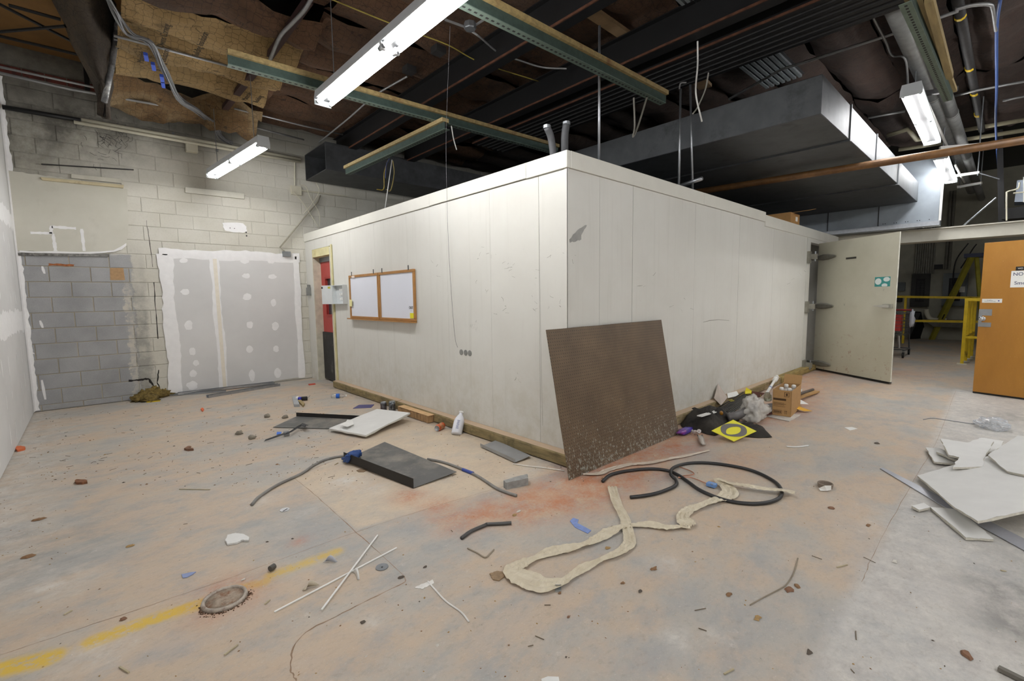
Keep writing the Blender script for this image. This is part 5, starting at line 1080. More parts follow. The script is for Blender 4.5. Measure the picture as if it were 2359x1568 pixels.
# clear water bottle
p = G(763, 912, .033); q = G(797, 911, .03); ax = (q-p).normalized(); T = thing('water_bottle', 'clear plastic water bottle with blue label lying on the floor', 'bottle', G(780, 914))
Mcl = flat('eef2f4', .12, 'clear_plastic', 0, .85, .55); obj('bottle_body', MB().lathe(p, ax, [(.025, 0), (.032, .006), (.033, .09), (.031, .1), (.033, .12), (.028, .16), (.013, .19), (.012, .205)], 16), Mcl, T, True)
obj('label', MB().lathe(p+ax*.07, ax, [(.0338, 0), (.0338, .045)], 16), flat('2b6ad0', .4), T, True); obj('cap', MB().lathe(p+ax*.2, ax, [(.014, 0), (.014, .015)], 12), M_white, T)
# tools cluster at left rear
slab('grey_block', [(673, 913), (683, 912), (690, 931), (677, 931)], .035, .035, mat('a9adb0', .5), 'small grey rectangular block beside the tape rolls, left of water bottle', 'block')
slab('wood_offcut', [(685, 921), (693, 920), (702, 928), (698, 933)], .03, .03, M_wood, 'small wooden offcut before the black tool at the rear floor', 'wood')
T = thing('caulk_tool', 'blue, white and black tool lying at the rear floor left of the water bottle', 'tool', G(696, 918)); a, b = G(695, 918, .03), G(708, 917, .03)
obj('grip', MB().tube([a, b], .028, 10), M_ink, T, True); obj('blue_collar', MB().tube([G(688, 918, .03), a], .026, 10), flat('2b2fa8', .4), T, True); obj('white_cap', MB().tube([G(685, 917, .03), G(688, 918, .03)], .03, 10), M_white, T, True)
obj('wire_end', MB().tube([b, G(714, 911, .03)], .004, 5), M_steel, T)
# metal studs on the floor by the wall
def channel(name, a, b, w_, h_, m, lab, cat='metal stud'):
    a, b = Vector(a), Vector(b); dd = (b-a).normalized(); sd = Vector((-dd.y, dd.x, 0)); T = thing(name, lab, cat, a); up = Vector((0, 0, h_/2))
    obj('web', MB().bar(a+Vector((0, 0, .003)), b+Vector((0, 0, .003)), w_, .003), m, T)
    for sg in (-1, 1): obj('flange', MB().bar(a+sd*sg*w_/2+up, b+sd*sg*w_/2+up, .003, h_), m, T)
    return T
channel('metal_stud', G(478, 916, .0), G(643, 888, .0), .07, .04, M_galv, 'galvanised steel stud lying nearest on the floor before the drywall infill')
channel('metal_stud', G(410, 909, .01), G(632, 883, .01), .06, .035, mat('b9bdc2', .25, .9, .05, 20, 0), 'shiny galvanised stud lying against the drywall infill')
channel('metal_stud', G(372, 912, .003), G(520, 902, .003), .05, .02, M_galv, 'short steel stud lying left beside the insulation tuft')
# insulation tuft
mins = mat('7d6a38', .95, 0, .4, 30, .9, name='mineral_wool')
mb = MB(); 
for i, (x, y, rx, rz) in enumerate([(318, 918, .09, .06), (337, 912, .11, .09), (358, 908, .12, .1), (378, 906, .11, .07), (345, 918, .1, .06)]): mb.blob(G(x, y, rz*.5)+Vector((0, -.02, 0)), rx, .1, rz, 16, 10, .35, i, 9)
tag(obj('insulation_tuft', mb, mins, None, True), 'brown-yellow mineral wool tuft on the floor against the block wall', 'insulation')
tag(obj('yellow_stick', MB().bar(G(338, 926, .006), G(369, 923, .006), .02, .012), M_yel), 'short yellow stick beside the mineral wool tuft', 'stick')
# crumpled black strip with grey bracket
T = thing('black_strip', 'bent dark rubber strip lying before the back metal shelf', 'strip', G(640, 1005))
L = []
for i, (x, y, z, w_) in enumerate([(612, 1015, .01, .03), (640, 1005, .02, .03), (660, 998, .03, .035), (668, 996, .04, .03), (686, 985, .03, .04), (697, 977, .04, .05), (706, 981, .06, .04)]):
    c = G(x, y, z); L.append([c+Vector((-w_*.6, -w_*.4, 0)), c+Vector((0, 0, .015)), c+Vector((w_*.6, w_*.4, 0))])
solid(obj('strip', MB().grid(L), mat('3b3b3c', .6)), T and None or .006) if False else None
o = obj('strip', MB().grid(L), mat('3f4042', .6), T); solid(o, .006); obj('bracket', MB().bar(G(654, 998, .03), G(666, 996, .03), .06, .03), M_steel, T)
tag(obj('blue_tape_scrap', MB().prism([G(637, 1001, .02), G(647, 999, .02), G(649, 995, .02), G(638, 995, .02)], (0, 0, .004)), flat('3f74d8', .6)), 'scrap of blue tape beside the bent dark strip', 'tape')
# blue glove
T = thing('blue_glove', 'crumpled blue glove draped over the black edge of the near metal shelf', 'glove', G(805, 1055, .06)); mg = mat('2f4f8c', .6, 0, .15, 20, .2, name='blue_nitrile')
obj('palm', MB().blob(G(812, 1048, .07), .055, .05, .03, 14, 9, .45, 2, 4, False), mg, T, True)
for k, (x, y) in enumerate([(789, 1056), (793, 1062), (800, 1064), (806, 1061)]): obj('finger', MB().tube(smooth_path([G(806, 1050, .075), G((x+806)/2, (y+1050)/2+1, .05), G(x, y, .02)], 3), [.016]*3+[.015]*3+[.012], 8), mg, T, True)
obj('cuff', MB().blob(G(824, 1044, .06), .04, .035, .03, 12, 8, .4, 5, 5, False), mg, T, True)
# long bent cables/rods
def fcable(name, px, r_, m, lab, cat='cable', n=6, seg=6, grp=None):
    P = [G(p[0], p[1], (p[2] if len(p) > 2 else r_)) for p in px]; return tag(obj(name, MB().tube(smooth_path(P, seg), r_, n), m, None, True), lab, cat, grp)
mgc = mat('85837f', .5, .2, .15, 12, .1, name='grey_conduit_dusty')
fcable('flexible_conduit', [(580, 1162), (598, 1143), (640, 1116), (695, 1090), (720, 1073), (745, 1060), (770, 1053), (797, 1049)], .011, mgc, 'curved grey cable running left from the glove on the near metal shelf', n=8)
fcable('flexible_conduit', [(985, 1057), (1020, 1064), (1060, 1078), (1100, 1096), (1140, 1122), (1165, 1133), (1190, 1141)], .011, mgc, 'curved grey cable with blue tape running right from the near metal shelf', n=8)
tag(obj('blue_tape_wrap', MB().tube([G(1066, 1081, .012), G(1090, 1090, .012)], .0135, 8), flat('3a4f9c', .6)), 'blue tape wrapped around the right-hand grey cable', 'tape')
fcable('bent_conduit', [(1063, 1239), (1085, 1223), (1118, 1209), (1122, 1207), (1150, 1206), (1178, 1204)], .011, mat('5b5a59', .4, .5, .1, 9, .05), 'short bent steel conduit below the near metal shelf', 'conduit', 8, 3)
tag(obj('concrete_chunk', MB().prism(jag([G(1160, 1122, 0), G(1168, 1128, 0), G(1217, 1117, 0), G(1215, 1107, 0)], .006, 4, True, 3, 2), (0, 0, .055)), M_concr), 'broken concrete chunk beside the end of the right-hand grey cable', 'concrete')
# grey metal cover at the sill
Pc = [G(1107, 1028, .01), G(1187, 1065, .01), G(1223, 1050, .02), G(1143, 1014, .03)]
plate('metal_cover', 'pale grey sheet metal cover lying against the timber sill left of the pegboard', Pc, 0, .03, mat('9fa1a2', .45, .4, .06, 9, .05), mat('9fa1a2', .45, .4, .06, 9, .05))
fcable('plastic_strip', [(1182, 1068), (1215, 1073), (1260, 1078), (1300, 1084)], .006, mat('d9d3c9', .5), 'thin white plastic strip running toward the foot of the pegboard', 'strip')
def ribbon(name, px, m, lab, cat, crumple=.012, zb=.008, n=7, seed=1, th=.0015, group=None):
    r = random.Random(seed); P = [G(p[0], p[1], zb) for p in px]; Wd = [p[2] for p in px]; S_ = smooth_path(P, 8); L = []; N = len(S_)
    for i, c in enumerate(S_):
        t_ = i/(N-1)*(len(P)-1); k = min(int(t_), len(Wd)-2); w_ = Wd[k]+(Wd[k+1]-Wd[k])*(t_-k)
        dd = (S_[min(i+1, N-1)]-S_[max(i-1, 0)]).normalized(); sd = Vector((-dd.y, dd.x, 0)); row = []
        for j in range(n):
            v = j/(n-1)-.5; h_ = crumple*.55*(.6+1.6*abs(mnoise.noise(Vector((i*.35+seed, j*.5, seed))))+.5*math.sin(j*2.6+i*.22)); row.append(c+sd*v*w_*1.25*(1+.15*mnoise.noise(Vector((i*.4, v, seed+3))))+Vector((0, 0, max(-zb+.002, h_))))
        L.append(row)
    o = obj(name, MB().grid(L), m, None, False); solid(o, th); return tag(o, lab, cat)
s = NT('thin_plastic_film'); s.color(s.ramp(s.noise(20, 5, .6), [(.3, lin('d6cab0')), (.7, lin('e8dfc8'))])); s.bump(s.noise(45, 5, .7, stretch=(1, 1, 1)), .5, .006); M_film = s.set(.4, Alpha=.8)
K = lambda L: [(1000+x/2.621, 1030+y/2.621, w_) for x, y, w_ in L]
ribbon('plastic_film_strip', K([(1075, 240, .055), (1100, 330, .055), (1148, 430, .05), (1165, 490, .05), (1180, 550, .055), (1175, 590, .055), (1110, 640, .05), (1010, 680, .03), (900, 735, .045), (820, 785, .03), (770, 815, .05), (650, 830, .10), (560, 800, .11), (490, 765, .10), (480, 735, .07), (530, 705, .07), (610, 672, .03), (700, 635, .06), (800, 612, .07), (900, 590, .04), (980, 560, .05), (1060, 515, .065), (1120, 485, .045), (1200, 475, .03), (1310, 470, .06), (1400, 487, .05), (1490, 482, .03), (1540, 482, .05)]), M_film, 'long crumpled cream film strip looping across the foreground floor', 'plastic strip', .014, .008, 7, 2)
ribbon('plastic_film_strip', K([(1560, 478, .05), (1520, 455, .09), (1505, 420, .06), (1540, 385, .05), (1620, 350, .05), (1700, 322, .06), (1765, 300, .08), (1785, 265, .09), (1745, 225, .07), (1710, 195, .05)]), M_film, 'crumpled cream film strip rising from the long strip toward the black cable', 'plastic strip', .02, .01, 7, 5)
ribbon('plastic_film_strip', K([(1712, 195, .02), (1800, 222, .04), (1900, 238, .045), (2000, 252, .04), (2090, 260, .05), (2178, 277, .055)]), M_film, 'straight cream film strip crossing over the black cable at right', 'plastic strip', .012, .03, 5, 8)
ribbon('plastic_film_strip', K([(900, 165, .02), (1000, 160, .05), (1060, 135, .04), (1180, 105, .04), (1300, 95, .05), (1420, 72, .03), (1530, 50, .03), (1660, 20, .015)]), mat('cdbfae', .5, 0, .05, 20, .2), 'pinkish film strip running right from the foot of the pegboard', 'plastic strip', .01, .006, 5, 9)
mblk = mat('2e2e2f', .45, 0, .15, 12, .05, name='black_cable_sheath')
KK = lambda L: [(1000+x/2.621, 1030+y/2.621)+tuple(z) for x, y, *z in L]
fcable('black_cable', KK([(1018, 205), (1055, 172), (1100, 155), (1180, 140), (1300, 130), (1400, 138), (1470, 165), (1530, 205), (1600, 255), (1700, 300), (1800, 328), (1920, 340), (2020, 332), (2085, 305), (2098, 262), (2060, 210), (1960, 155), (1850, 122), (1700, 98), (1580, 93), (1490, 105), (1438, 130, .03), (1430, 165, .03), (1458, 195), (1462, 225), (1420, 250), (1340, 278), (1260, 293), (1185, 301)]), .013, mblk, 'thick black cable coiled in a wide loop on the floor right of the pegboard', n=8)
T = thing('wire_connector', 'copper wire with a blue connector lying inside the black cable loop', 'wire', G(1640, 1116)); mcu = mat('c48a70', .35, .7, .05, 9, 0, name='copper')
obj('copper_wire', MB().tube(smooth_path([G(*p, .012) for p in [(1565, 1075), (1590, 1084), (1598, 1092), (1570, 1096), (1565, 1100), (1590, 1099), (1630, 1114)]], 5), .004, 5), mcu, T)
o = obj('connector_block', MB().bar(G(1629, 1113, .02), G(1650, 1119, .02), .05, .028), mat('6f97cf', .35), T); bevel(o, .006, 2); obj('screw', MB().lathe(G(1640, 1115, .034), (0, 0, 1), [(.008, 0), (.008, .002)], 10), M_galv, T)
# sticks and strips in front
tag(obj('white_strip', MB().bar(G(632, 1409, .004), G(914, 1261, .004), .008, .005), M_white), 'long straight thin white strip, the longer of two crossed on the floor', 'strip')
tag(obj('white_strip', MB().bar(G(741, 1404, .01), G(870, 1232, .01), .008, .005), M_white), 'straight thin white strip lying across the longer one', 'strip')
def curl(name, px, w_, m, lab, cat, up=.03):
    P = [G(x, y, .003) for x, y in px]; S_ = smooth_path(P, 5); L = [[c, c+Vector((w_*.3, -w_*.2, up*math.sin(math.pi*i/(len(S_)-1))+.002))] for i, c in enumerate(S_)]; o = obj(name, MB().grid(L), m, None, True); solid(o, .002); return tag(o, lab, cat)
curl('paper_curl', [(809, 1316), (818, 1322), (823, 1335)], .03, M_white, 'small curled white paper below the crossed strips', 'paper')
curl('paper_curl', [(696, 1360), (708, 1352), (727, 1349)], .05, mat('cdc3ae', .8), 'curled beige paper scrap left of the crossed strips', 'paper')
curl('paper_curl', [(744, 1295), (757, 1292), (772, 1295)], .03, mat('b5b8c2', .7), 'small wavy grey plastic scrap above the crossed strips', 'plastic scrap')
# discs, washers, small fittings
T = thing('round_plate', 'round grey metal knockout plate with centre hole, right of the crossed white strips', 'metal disc', G(880, 1306)); obj('disc', MB().lathe(G(880, 1306, .001), (0, 0, 1), [(.033, 0), (.033, .003), (.006, .003), (.004, .001)], 20), M_steel, T); obj('centre_hole', MB().lathe(G(880, 1306, .0045), (0, 0, 1), [(.005, 0), (.005, .001)], 8), M_ink, T)
T = thing('round_plate', 'pale slotted washer on the floor between the left grey cable and the crossed strips', 'metal disc', G(656, 1173)); obj('disc', MB().lathe(G(656, 1174, .001), (0, 0, 1), [(.03, 0), (.03, .003), (.002, .003)], 20), mat('c9cbcd', .4, .4), T); obj('slot', MB().bar(G(652, 1177, .005), G(662, 1171, .005), .006, .001), M_ink, T)
tag(obj('bright_clip', MB().prism([G(1279, 1347, .002), G(1293, 1347, .002), G(1293, 1362, .002), G(1279, 1363, .002)], (0, 0, .002)).prism([G(1279, 1347, .003), G(1293, 1347, .003), G(1293, 1347, .022), G(1279, 1347, .022)], (.003, .003, 0)), mat('ccd2d8', .2, .8)), 'small bright bent metal clip under the film loop', 'clip')
tag(obj('pipe_stub', MB().tube([G(622, 1310, .015), G(632, 1303, .015)], .015, 10), mat('56534e', .6)), 'short grey tube piece near the worn yellow line', 'pipe piece')
slab('plaster_flake', [(519, 1243), (524, 1231), (543, 1227), (560, 1229), (574, 1236), (573, 1243), (556, 1243), (545, 1249), (524, 1252)], .012, .01, M_gyp, 'largest white drywall flake, left of the crossed strips', 'drywall flake', jg=.002)
slab('blue_scrap', [(1313, 1199), (1320, 1192), (1333, 1196), (1330, 1204), (1362, 1221), (1354, 1228), (1325, 1214)], .004, .003, mat('7f94c9', .7, 0, .1, 30, .2), 'long torn blue scrap inside the open area left of the film strips', 'scrap', jg=.001)
slab('blue_scrap', [(418, 1322), (440, 1317), (452, 1316), (444, 1322), (430, 1329), (421, 1330)], .004, .003, mat('8e9cc4', .7), 'small pale blue scrap left of the drain cap', 'scrap')
slab('mortar_flake', [(1128, 1320), (1145, 1314), (1163, 1317), (1162, 1327), (1150, 1336), (1135, 1333)], .006, .005, mat('9c8468', .9, 0, .2, 40, .5), 'flat round brown mortar flake at the left tip of the film loop', 'flake', jg=.002)
slab('brown_flake', [(821, 1083), (831, 1079), (845, 1082), (838, 1086), (826, 1086)], .005, .005, mat('8a745b', .9), 'thin brown flake below the black edge of the near shelf', 'flake')
slab('white_card', [(1945, 984), (1963, 983), (1976, 987), (1958, 991)], .003, .002, M_white, 'small white card lying in the aisle', 'card')
fcable('white_sliver', [(1812, 1028), (1835, 1029), (1862, 1026)], .007, M_white, 'white plastic sliver on the floor right of the yellow letter card', 'scrap')
T = thing('cardboard_ring', 'small round brown cardboard ring in the aisle before the drywall pile', 'ring', G(1900, 1123)); obj('ring', MB().lathe(G(1901, 1122, .002), (0, 0, 1), [(.045, 0), (.05, .03), (.045, .035), (.04, .03), (.038, .005)], 18), mat('8d7f72', .8), T)
obj('torn_paper', MB().grid([[G(1886, 1124, .01), G(1890, 1130, .003)], [G(1900, 1118, .045), G(1905, 1130, .01)], [G(1915, 1118, .04), G(1915, 1128, .01)]]), M_white, T)
fcable('curved_twig', [(1728, 1393), (1760, 1375), (1795, 1357), (1812, 1345), (1828, 1320), (1838, 1285)], .003, mat('8d8270', .7), 'long thin curved twig on the right foreground floor', 'twig', 5)
fcable('wire_piece', [(2300, 968), (2250, 976), (2200, 970), (2150, 963), (2127, 966)], .004, M_steel, 'thin wire trailing left from the clear plastic clump', 'wire', 5)
o = tag(obj('plastic_clump', MB().crum(G(2284, 975, .04), .24, .17, .08, 3), flat('e5ebf2', .12, 'clear_film', 0, .5, .6), None), 'crinkled clear plastic clump with blue tint behind the drywall pile', 'plastic')
tag(obj('pipe_elbow', MB().tube(smooth_path([G(1077, 1262, .005), G(1100, 1273, .005), G(1117, 1283, .005), G(1127, 1276, .005), G(1138, 1265, .005)], 3), .004, 5), mat('9a8f7e', .7)), 'thin kinked wire below the short bent conduit', 'wire')
# white scratches of plaster
curl('plaster_streak', [(983, 1338), (1000, 1358), (1025, 1385), (1060, 1410), (1078, 1432)], .022, mat('e2e0dc', .9), 'long thin white plaster streak in the centre foreground', 'streak', .002)
slab('plaster_streak', [(955, 1352), (968, 1346), (985, 1340), (996, 1334), (1000, 1342), (985, 1350), (972, 1356)], .003, .002, mat('dedcd7', .8), 'small white plaster smear at the upper end of the long white streak', 'streak', jg=.003)
slab('wood_chunk', [(172, 1106), (176, 1103), (198, 1104), (201, 1108), (190, 1110), (175, 1110)], .02, .02, mat('84583c', .8, 0, .3, 30, .4), 'reddish wood chunk near the foot of the left wall', 'wood chip', jg=.002)
slab('wood_chunk', [(424, 1032), (432, 1027), (437, 1026), (439, 1030), (446, 1033), (433, 1034)], .02, .02, mat('7d5a44', .8, 0, .3, 30, .4), 'upturned brown wood chip on the rear left floor', 'wood chip', jg=.002)
for px_, lab in (((551, 997), 'small grey stone left of the bent dark strip'), ((615, 958), 'small stone on the rear floor, left of two near the shelf corner'), ((656, 960), 'small stone on the rear floor, right of two near the shelf corner'), ((581, 1007), 'grey pebble just left of the end of the bent dark strip')):
    tag(obj('stone', MB().blob(G(*px_, .015), .035, .03, .025, 9, 6, .3, px_[0], 4), mat('8c8578', .9, 0, .2, 30, .3), None, True), lab, 'stone')
slab('tile_scrap', [(770, 1070), (772, 1070), (780, 1066), (778, 1065)], .003, .002, M_woodx, 'tan sliver beside the left grey cable', 'scrap')
for k_, (a_, b_, lab) in enumerate((((413, 1126), (484, 1127), 'thin pale wooden stick lying at the left, near the end of the left grey cable'), ((631, 1148), (655, 1112), 'thin pale stick just above the slotted washer'), ((610, 1391), (622, 1381), 'tiny tan stick right of the drain cap'), ((148, 1415), (166, 1405), 'thin ochre splinter in the left foreground'), ((275, 1535), (297, 1548), 'short pale stick near the bottom left'), ((517, 1508), (548, 1484), 'pale splinter in the lower left foreground'))[:1]+(((610, 1391), (622, 1381), 'tiny tan stick right of the drain cap'), ((148, 1415), (166, 1405), 'thin ochre splinter in the left foreground'), ((275, 1535), (297, 1548), 'short pale stick near the bottom left'), ((517, 1508), (548, 1484), 'pale splinter in the lower left foreground'), ((1928, 1306), (1952, 1300), 'white splinter right of the curved twig'), ((1668, 1552), (1690, 1540), 'pale splinter at the bottom border'), ((2305, 1313), (2318, 1315), 'small dark splinter below the drywall pile'))):
    tag(obj('splinter', MB().bar(G(*a_, .004), G(*b_, .004), .006, .004), mat('b5a98c', .8, 0, .1, 30, .2)), lab, 'splinter')
slab('plaster_chip', [(1247, 1563), (1262, 1557), (1287, 1558), (1290, 1575), (1250, 1575)], .02, .02, M_gyp, 'white plaster chip at the bottom border', 'chip')
tag(obj('stick', MB().bar(G(2300, 1538, .012), G(2365, 1570, .012), .02, .015), mat('6b675f', .8)), 'grey stick at the bottom right corner', 'stick')
# drain cap
T = thing('floor_drain', 'round rusty floor drain cap beside the worn yellow line', 'drain', G(518, 1380)); c = G(518, 1381); md = mat('a39483', .7, .2, .25, 40, .4, dirt='7d4f2f', dirt_amt=.6, name='rusty_cap'); mr_ = mat('b5ab9f', .6, .3, .2, 40, .4, dirt='6b4a33', dirt_amt=.4)
obj('rim', MB().lathe(c, (0, 0, 1), [(.098, 0), (.094, .014), (.084, .016), (.079, .010), (.0785, .004)], 36), mr_, T, True); obj('cover', MB().lathe(c, (0, 0, 1), [(.0785, 0), (.0785, .009), (.055, .010), (.053, .012), (.02, .012)], 30), md, T, True)
mb = MB(); r = random.Random(1)
for i in range(150): a_ = r.gauss(3.9, .8) if i % 3 else r.gauss(-.5, .3); q = c+Vector((math.cos(a_), math.sin(a_), 0))*r.uniform(.094, .104+.03*abs(r.gauss(0, .5))); s_ = r.uniform(.0015, .0045); mb.blob(q+Vector((0, 0, .001)), s_, s_*.8, s_*.6, 5, 4, .3, i)
obj('dirt_ring', mb, mat('5b4330', .95), T, kind='stuff')
# ---------------------------------------------------------------- drywall pile at right
def board(name, px, lab, zs, th=.014, seed=1, jg=.005, ref=(0, 1, 2)):
    if isinstance(zs, list) and len(set(zs)) > 1: n_, p0 = plane3([(px[k][0], px[k][1], zs[k]) for k in ref])
    else: n_, p0 = Vector((0, 0, 1)), G(px[0][0], px[0][1], zs[0])
    P = [rayplane(p, n_, p0) for p in px]; zmin = min(p.z for p in P); T = thing(name, lab, 'drywall', (P[0].x, P[0].y, max(0, zmin-th))); Q = jag(P, jg, 7, True, seed, 2)
    dn = n_*th
    obj('paper_face', MB().prism(Q, n_*.002), M_gyp, T); obj('gypsum_core', MB().prism([q-dn for q in jag(P, jg*.8, 7, True, seed+9, 2)], n_*(th-.001)), M_core, T); return T
board('drywall_sheet', [(2133, 1031), (2165, 1032), (2205, 1058), (2200, 1068), (2152, 1063)], 'small drywall scrap at the far left of the drywall pile', [.03, .03, .03, .03, .03], seed=2)
board('drywall_sheet', [(2157, 1040), (2172, 1036), (2212, 1050), (2205, 1060), (2188, 1054)], 'second small drywall scrap tucked on the first at the pile left end', [.06]*5, seed=3)
board('drywall_sheet', [(2225, 1020), (2262, 1008), (2312, 1016), (2300, 1040), (2240, 1040)], 'flat drywall sheet at the back of the pile', [.05]*5, seed=4)
board('drywall_sheet', [(2167, 1010), (2232, 1020), (2290, 1016), (2270, 1050), (2262, 1075), (2195, 1076), (2210, 1053), (2185, 1047)], 'notched drywall sheet in the middle of the pile', [.11]*8, seed=5)
board('drywall_sheet', [(2276, 1048), (2345, 1003), (2450, 1020), (2480, 1120), (2320, 1085)], 'large drywall sheet leaning back at the right of the pile', [.15, .22, .26, .25, .16], seed=6, ref=(0, 1, 4))
board('drywall_sheet', [(2113, 1095), (2200, 1070), (2292, 1046), (2359, 1076), (2480, 1130), (2520, 1150), (2359, 1177), (2252, 1200), (2195, 1165)], 'largest drywall sheet in front of the pile, raised at its right side', [.03, .05, .12, .2, .3, .3, .2, .12, .06], seed=7, ref=(0, 2, 7))
board('drywall_sheet', [(2143, 1168), (2200, 1172), (2240, 1200), (2289, 1241), (2225, 1238)], 'narrow grey drywall strip in front, sticking out below the largest sheet', [.02]*5, seed=8)
board('drywall_sheet', [(2100, 1165), (2128, 1158), (2143, 1168), (2117, 1174)], 'small square drywall offcut left of the narrow strip', [.025]*4, seed=9, jg=.002)
P = [G(2027, 1079, .004), G(2034, 1077, .004), G(2400, 1262, .004), G(2400, 1290, .004), G(2170, 1165, .004)]
tag(obj('clear_strip', MB().prism(P, (0, 0, .004)), mat('aeb0b8', .25, .1, .05, 12, .05)), 'long grey clear plastic strip running under the drywall sheets', 'plastic strip')
# ---------------------------------------------------------------- rubbish pile by the cold room
s = NT('dark_cloth'); s.color(s.ramp(s.noise(5, 5, .6), [(.3, lin('1c1a18')), (.7, lin('3a352f'))])); s.bump(s.noise(14, 4, .6), .5, .02); M_cloth = s.set(.9)
KP = lambda x, y: (1540+x/6.553, 840+y/6.553)
def cloth(pxs, hmax, lab, seed, m=M_cloth, name='black_cloth'):
    Pg = [G(*KP(x, y)) for x, y in pxs]; c = sum(Pg, Vector())/len(Pg); L = []; n = 40; Pp = Pg+[Pg[0]]
    ring = []
    for i in range(n): t_ = i/n*len(Pg); k = int(t_); ring.append(Pp[k].lerp(Pp[k+1], t_-k))
    for r_ in (1, .93, .82, .68, .5, .32, .15, 0.01):
        row = []
        for i in range(n+1):
            p = c.lerp(ring[i % n], r_); ang = i/n*6.283; hh = hmax*(1-r_**2.2)*(.6+.9*abs(mnoise.noise(Vector((p.x*5, p.y*5, seed))))+.5*abs(math.sin(ang*4+r_*5+seed))*r_)
            row.append(p+Vector((0, 0, max(.006, hh)+.002)))
        L.append(row)
    mb = MB().grid(L); mb.f = [tuple(reversed(f)) for f in mb.f]; o = obj(name, mb, m, None, True); return tag(o, lab, 'cloth')
cloth([(150, 800), (330, 740), (500, 770), (760, 750), (1000, 790), (1080, 850), (900, 960), (720, 1080), (560, 1050), (420, 1000), (200, 960)], .17, 'heap of crumpled black cloth at the left end of the rubbish pile', 3)
cloth([(1050, 900), (1230, 900), (1340, 960), (1480, 1010), (1570, 1105), (1350, 1110), (1150, 1090), (1000, 1000)], .08, 'flat tail of black cloth sticking out right of the yellow letter card', 7)
# yellow card with letter O
kc = [KP(x, y) for x, y in [(975, 828), (1330, 1000), (990, 1155), (650, 992)]]
n_, p0 = plane3([kc[0]+(.16,), kc[2]+(.02,), kc[1]+(.075,)]); P = [rayplane(p, n_, p0) for p in kc]
T = thing('yellow_letter_card', 'yellow square card with a big grey letter O, lying on the black cloth', 'sign', P[2]); obj('card', MB().prism(P, n_*-.004), flat('e3dc2f', .6, 'yellow_card'), T)
L = []
for i in range(49):
    t_ = i/48*2*math.pi; sq = lambda f_: math.copysign(abs(f_)**.82, f_); co, si = sq(math.cos(t_)), sq(math.sin(t_))
    L.append([rayplane(KP(cx_+rx*co+sk*si, cy_+ry*si+kk*co), n_, p0)+n_*.0015 for cx_, cy_, rx, ry, sk, kk in ((980, 994, 112, 58, -8, -10), (985, 987, 198, 97, 10, 12))])
obj('letter_o', MB().grid(L), flat('6d6a66', .7, 'grey_print'), T)
# crisp bag, ties
o = obj('snack_packet', MB().blob(G(*KP(250, 1000), .03), .15, .05, .03, 14, 8, .2, 4, 4), mat('4a3a9c', .3, 0, .3, 10, 0, dirt='b83f86', dirt_amt=.5), None, True); tag(o, 'shiny violet and pink snack packet peeping out beside the pegboard', 'packet')
o = obj('tangled_string', MB().tube(smooth_path([G(*KP(x, y), z) for x, y, z in [(335, 1020, .01), (360, 990, .04), (385, 1030, .02), (400, 995, .05), (425, 1025, .02), (450, 985, .05), (480, 1000, .04), (455, 1030, .03), (430, 1000, .05), (400, 1040, .01)]], 5), .01, 6), mat('cfc6c3', .6), None, True); tag(o, 'tangled white cord beside the snack packet', 'cord')
o = obj('plastic_rag', MB().grid([[G(*KP(x, y), z), G(*KP(x+45, y+25), z+.02), G(*KP(x+95, y+10), z*.5+.004)] for x, y, z in [(420, 1040, .02), (445, 1100, .03), (455, 1150, .02), (470, 1190, .004)]]), mat('cfc7bd', .4, 0, .05, 20, .3, alpha=.85), None, True); solid(o, .002); tag(o, 'pale crumpled plastic rag lying before the black cloth', 'plastic')
# leaning cards and papers
def card(name, pts, m, lab, cat, th=.004):
    P = [WY(*KP(x, y), Y) for x, y, Y in pts]; nn = (P[1]-P[0]).cross(P[2]-P[0]).normalized(); return tag(obj(name, MB().prism(P, nn*th), m), lab, cat)
card('wood_tile', [(750, 285, 2.47), (893, 490, 2.40), (795, 610, 2.33), (690, 500, 2.44)], mat('c4b8ad', .6, 0, .06, 12, .1), 'pale board standing on its corner against the cold room wall', 'board')
card('paper_sheet', [(885, 430, 2.45), (1030, 395, 2.42), (1070, 460, 2.36), (900, 500, 2.38)], M_white, 'white printed paper behind the black rack slats', 'paper')
card('yellow_card', [(1160, 400, 2.40), (1175, 340, 2.40), (1262, 395, 2.36), (1255, 465, 2.33), (1240, 430, 2.34), (1160, 440, 2.36)], flat('e0d42c', .6), 'yellow torn card standing behind the black rack slats', 'card')
card('yellow_card', [(1345, 490, 2.32), (1385, 445, 2.32), (1405, 495, 2.28)], flat('e0d42c', .6), 'small yellow card corner poking up behind the plastic bag', 'card')
card('maroon_panel', [(1260, 395, 2.35), (1505, 435, 2.33), (1505, 495, 2.28), (1262, 475, 2.30)], mat('4d1c18', .4, 0, .1, 9, .05), 'dark maroon glossy panel behind the plastic bag', 'panel')
# black slatted rack
T = thing('slat_bundle', 'bundle of glossy black slats leaning on the timber sill in the rubbish pile', 'slats', G(*KP(900, 650)))
for k in range(9):
    a = G(*KP(660+k*30, 700+k*8), .04+.008*k); b = WY(*KP(1130+k*16, 415+k*26), 2.36-.02*k); b.z = max(b.z, .1); obj('slat', MB().bar(a, b, .016, .006), mat('131313', .5, 0, .1, 9, 0), T)
for k, (x, y) in enumerate([(940, 530), (960, 545), (860, 690), (910, 710)]): obj('yellow_scrap', MB().bar(G(*KP(x-25, y+5), .13 if y < 600 else .07), G(*KP(x+30, y-5), .13 if y < 600 else .07), .015, .003), flat('c9bd3a', .6), T)
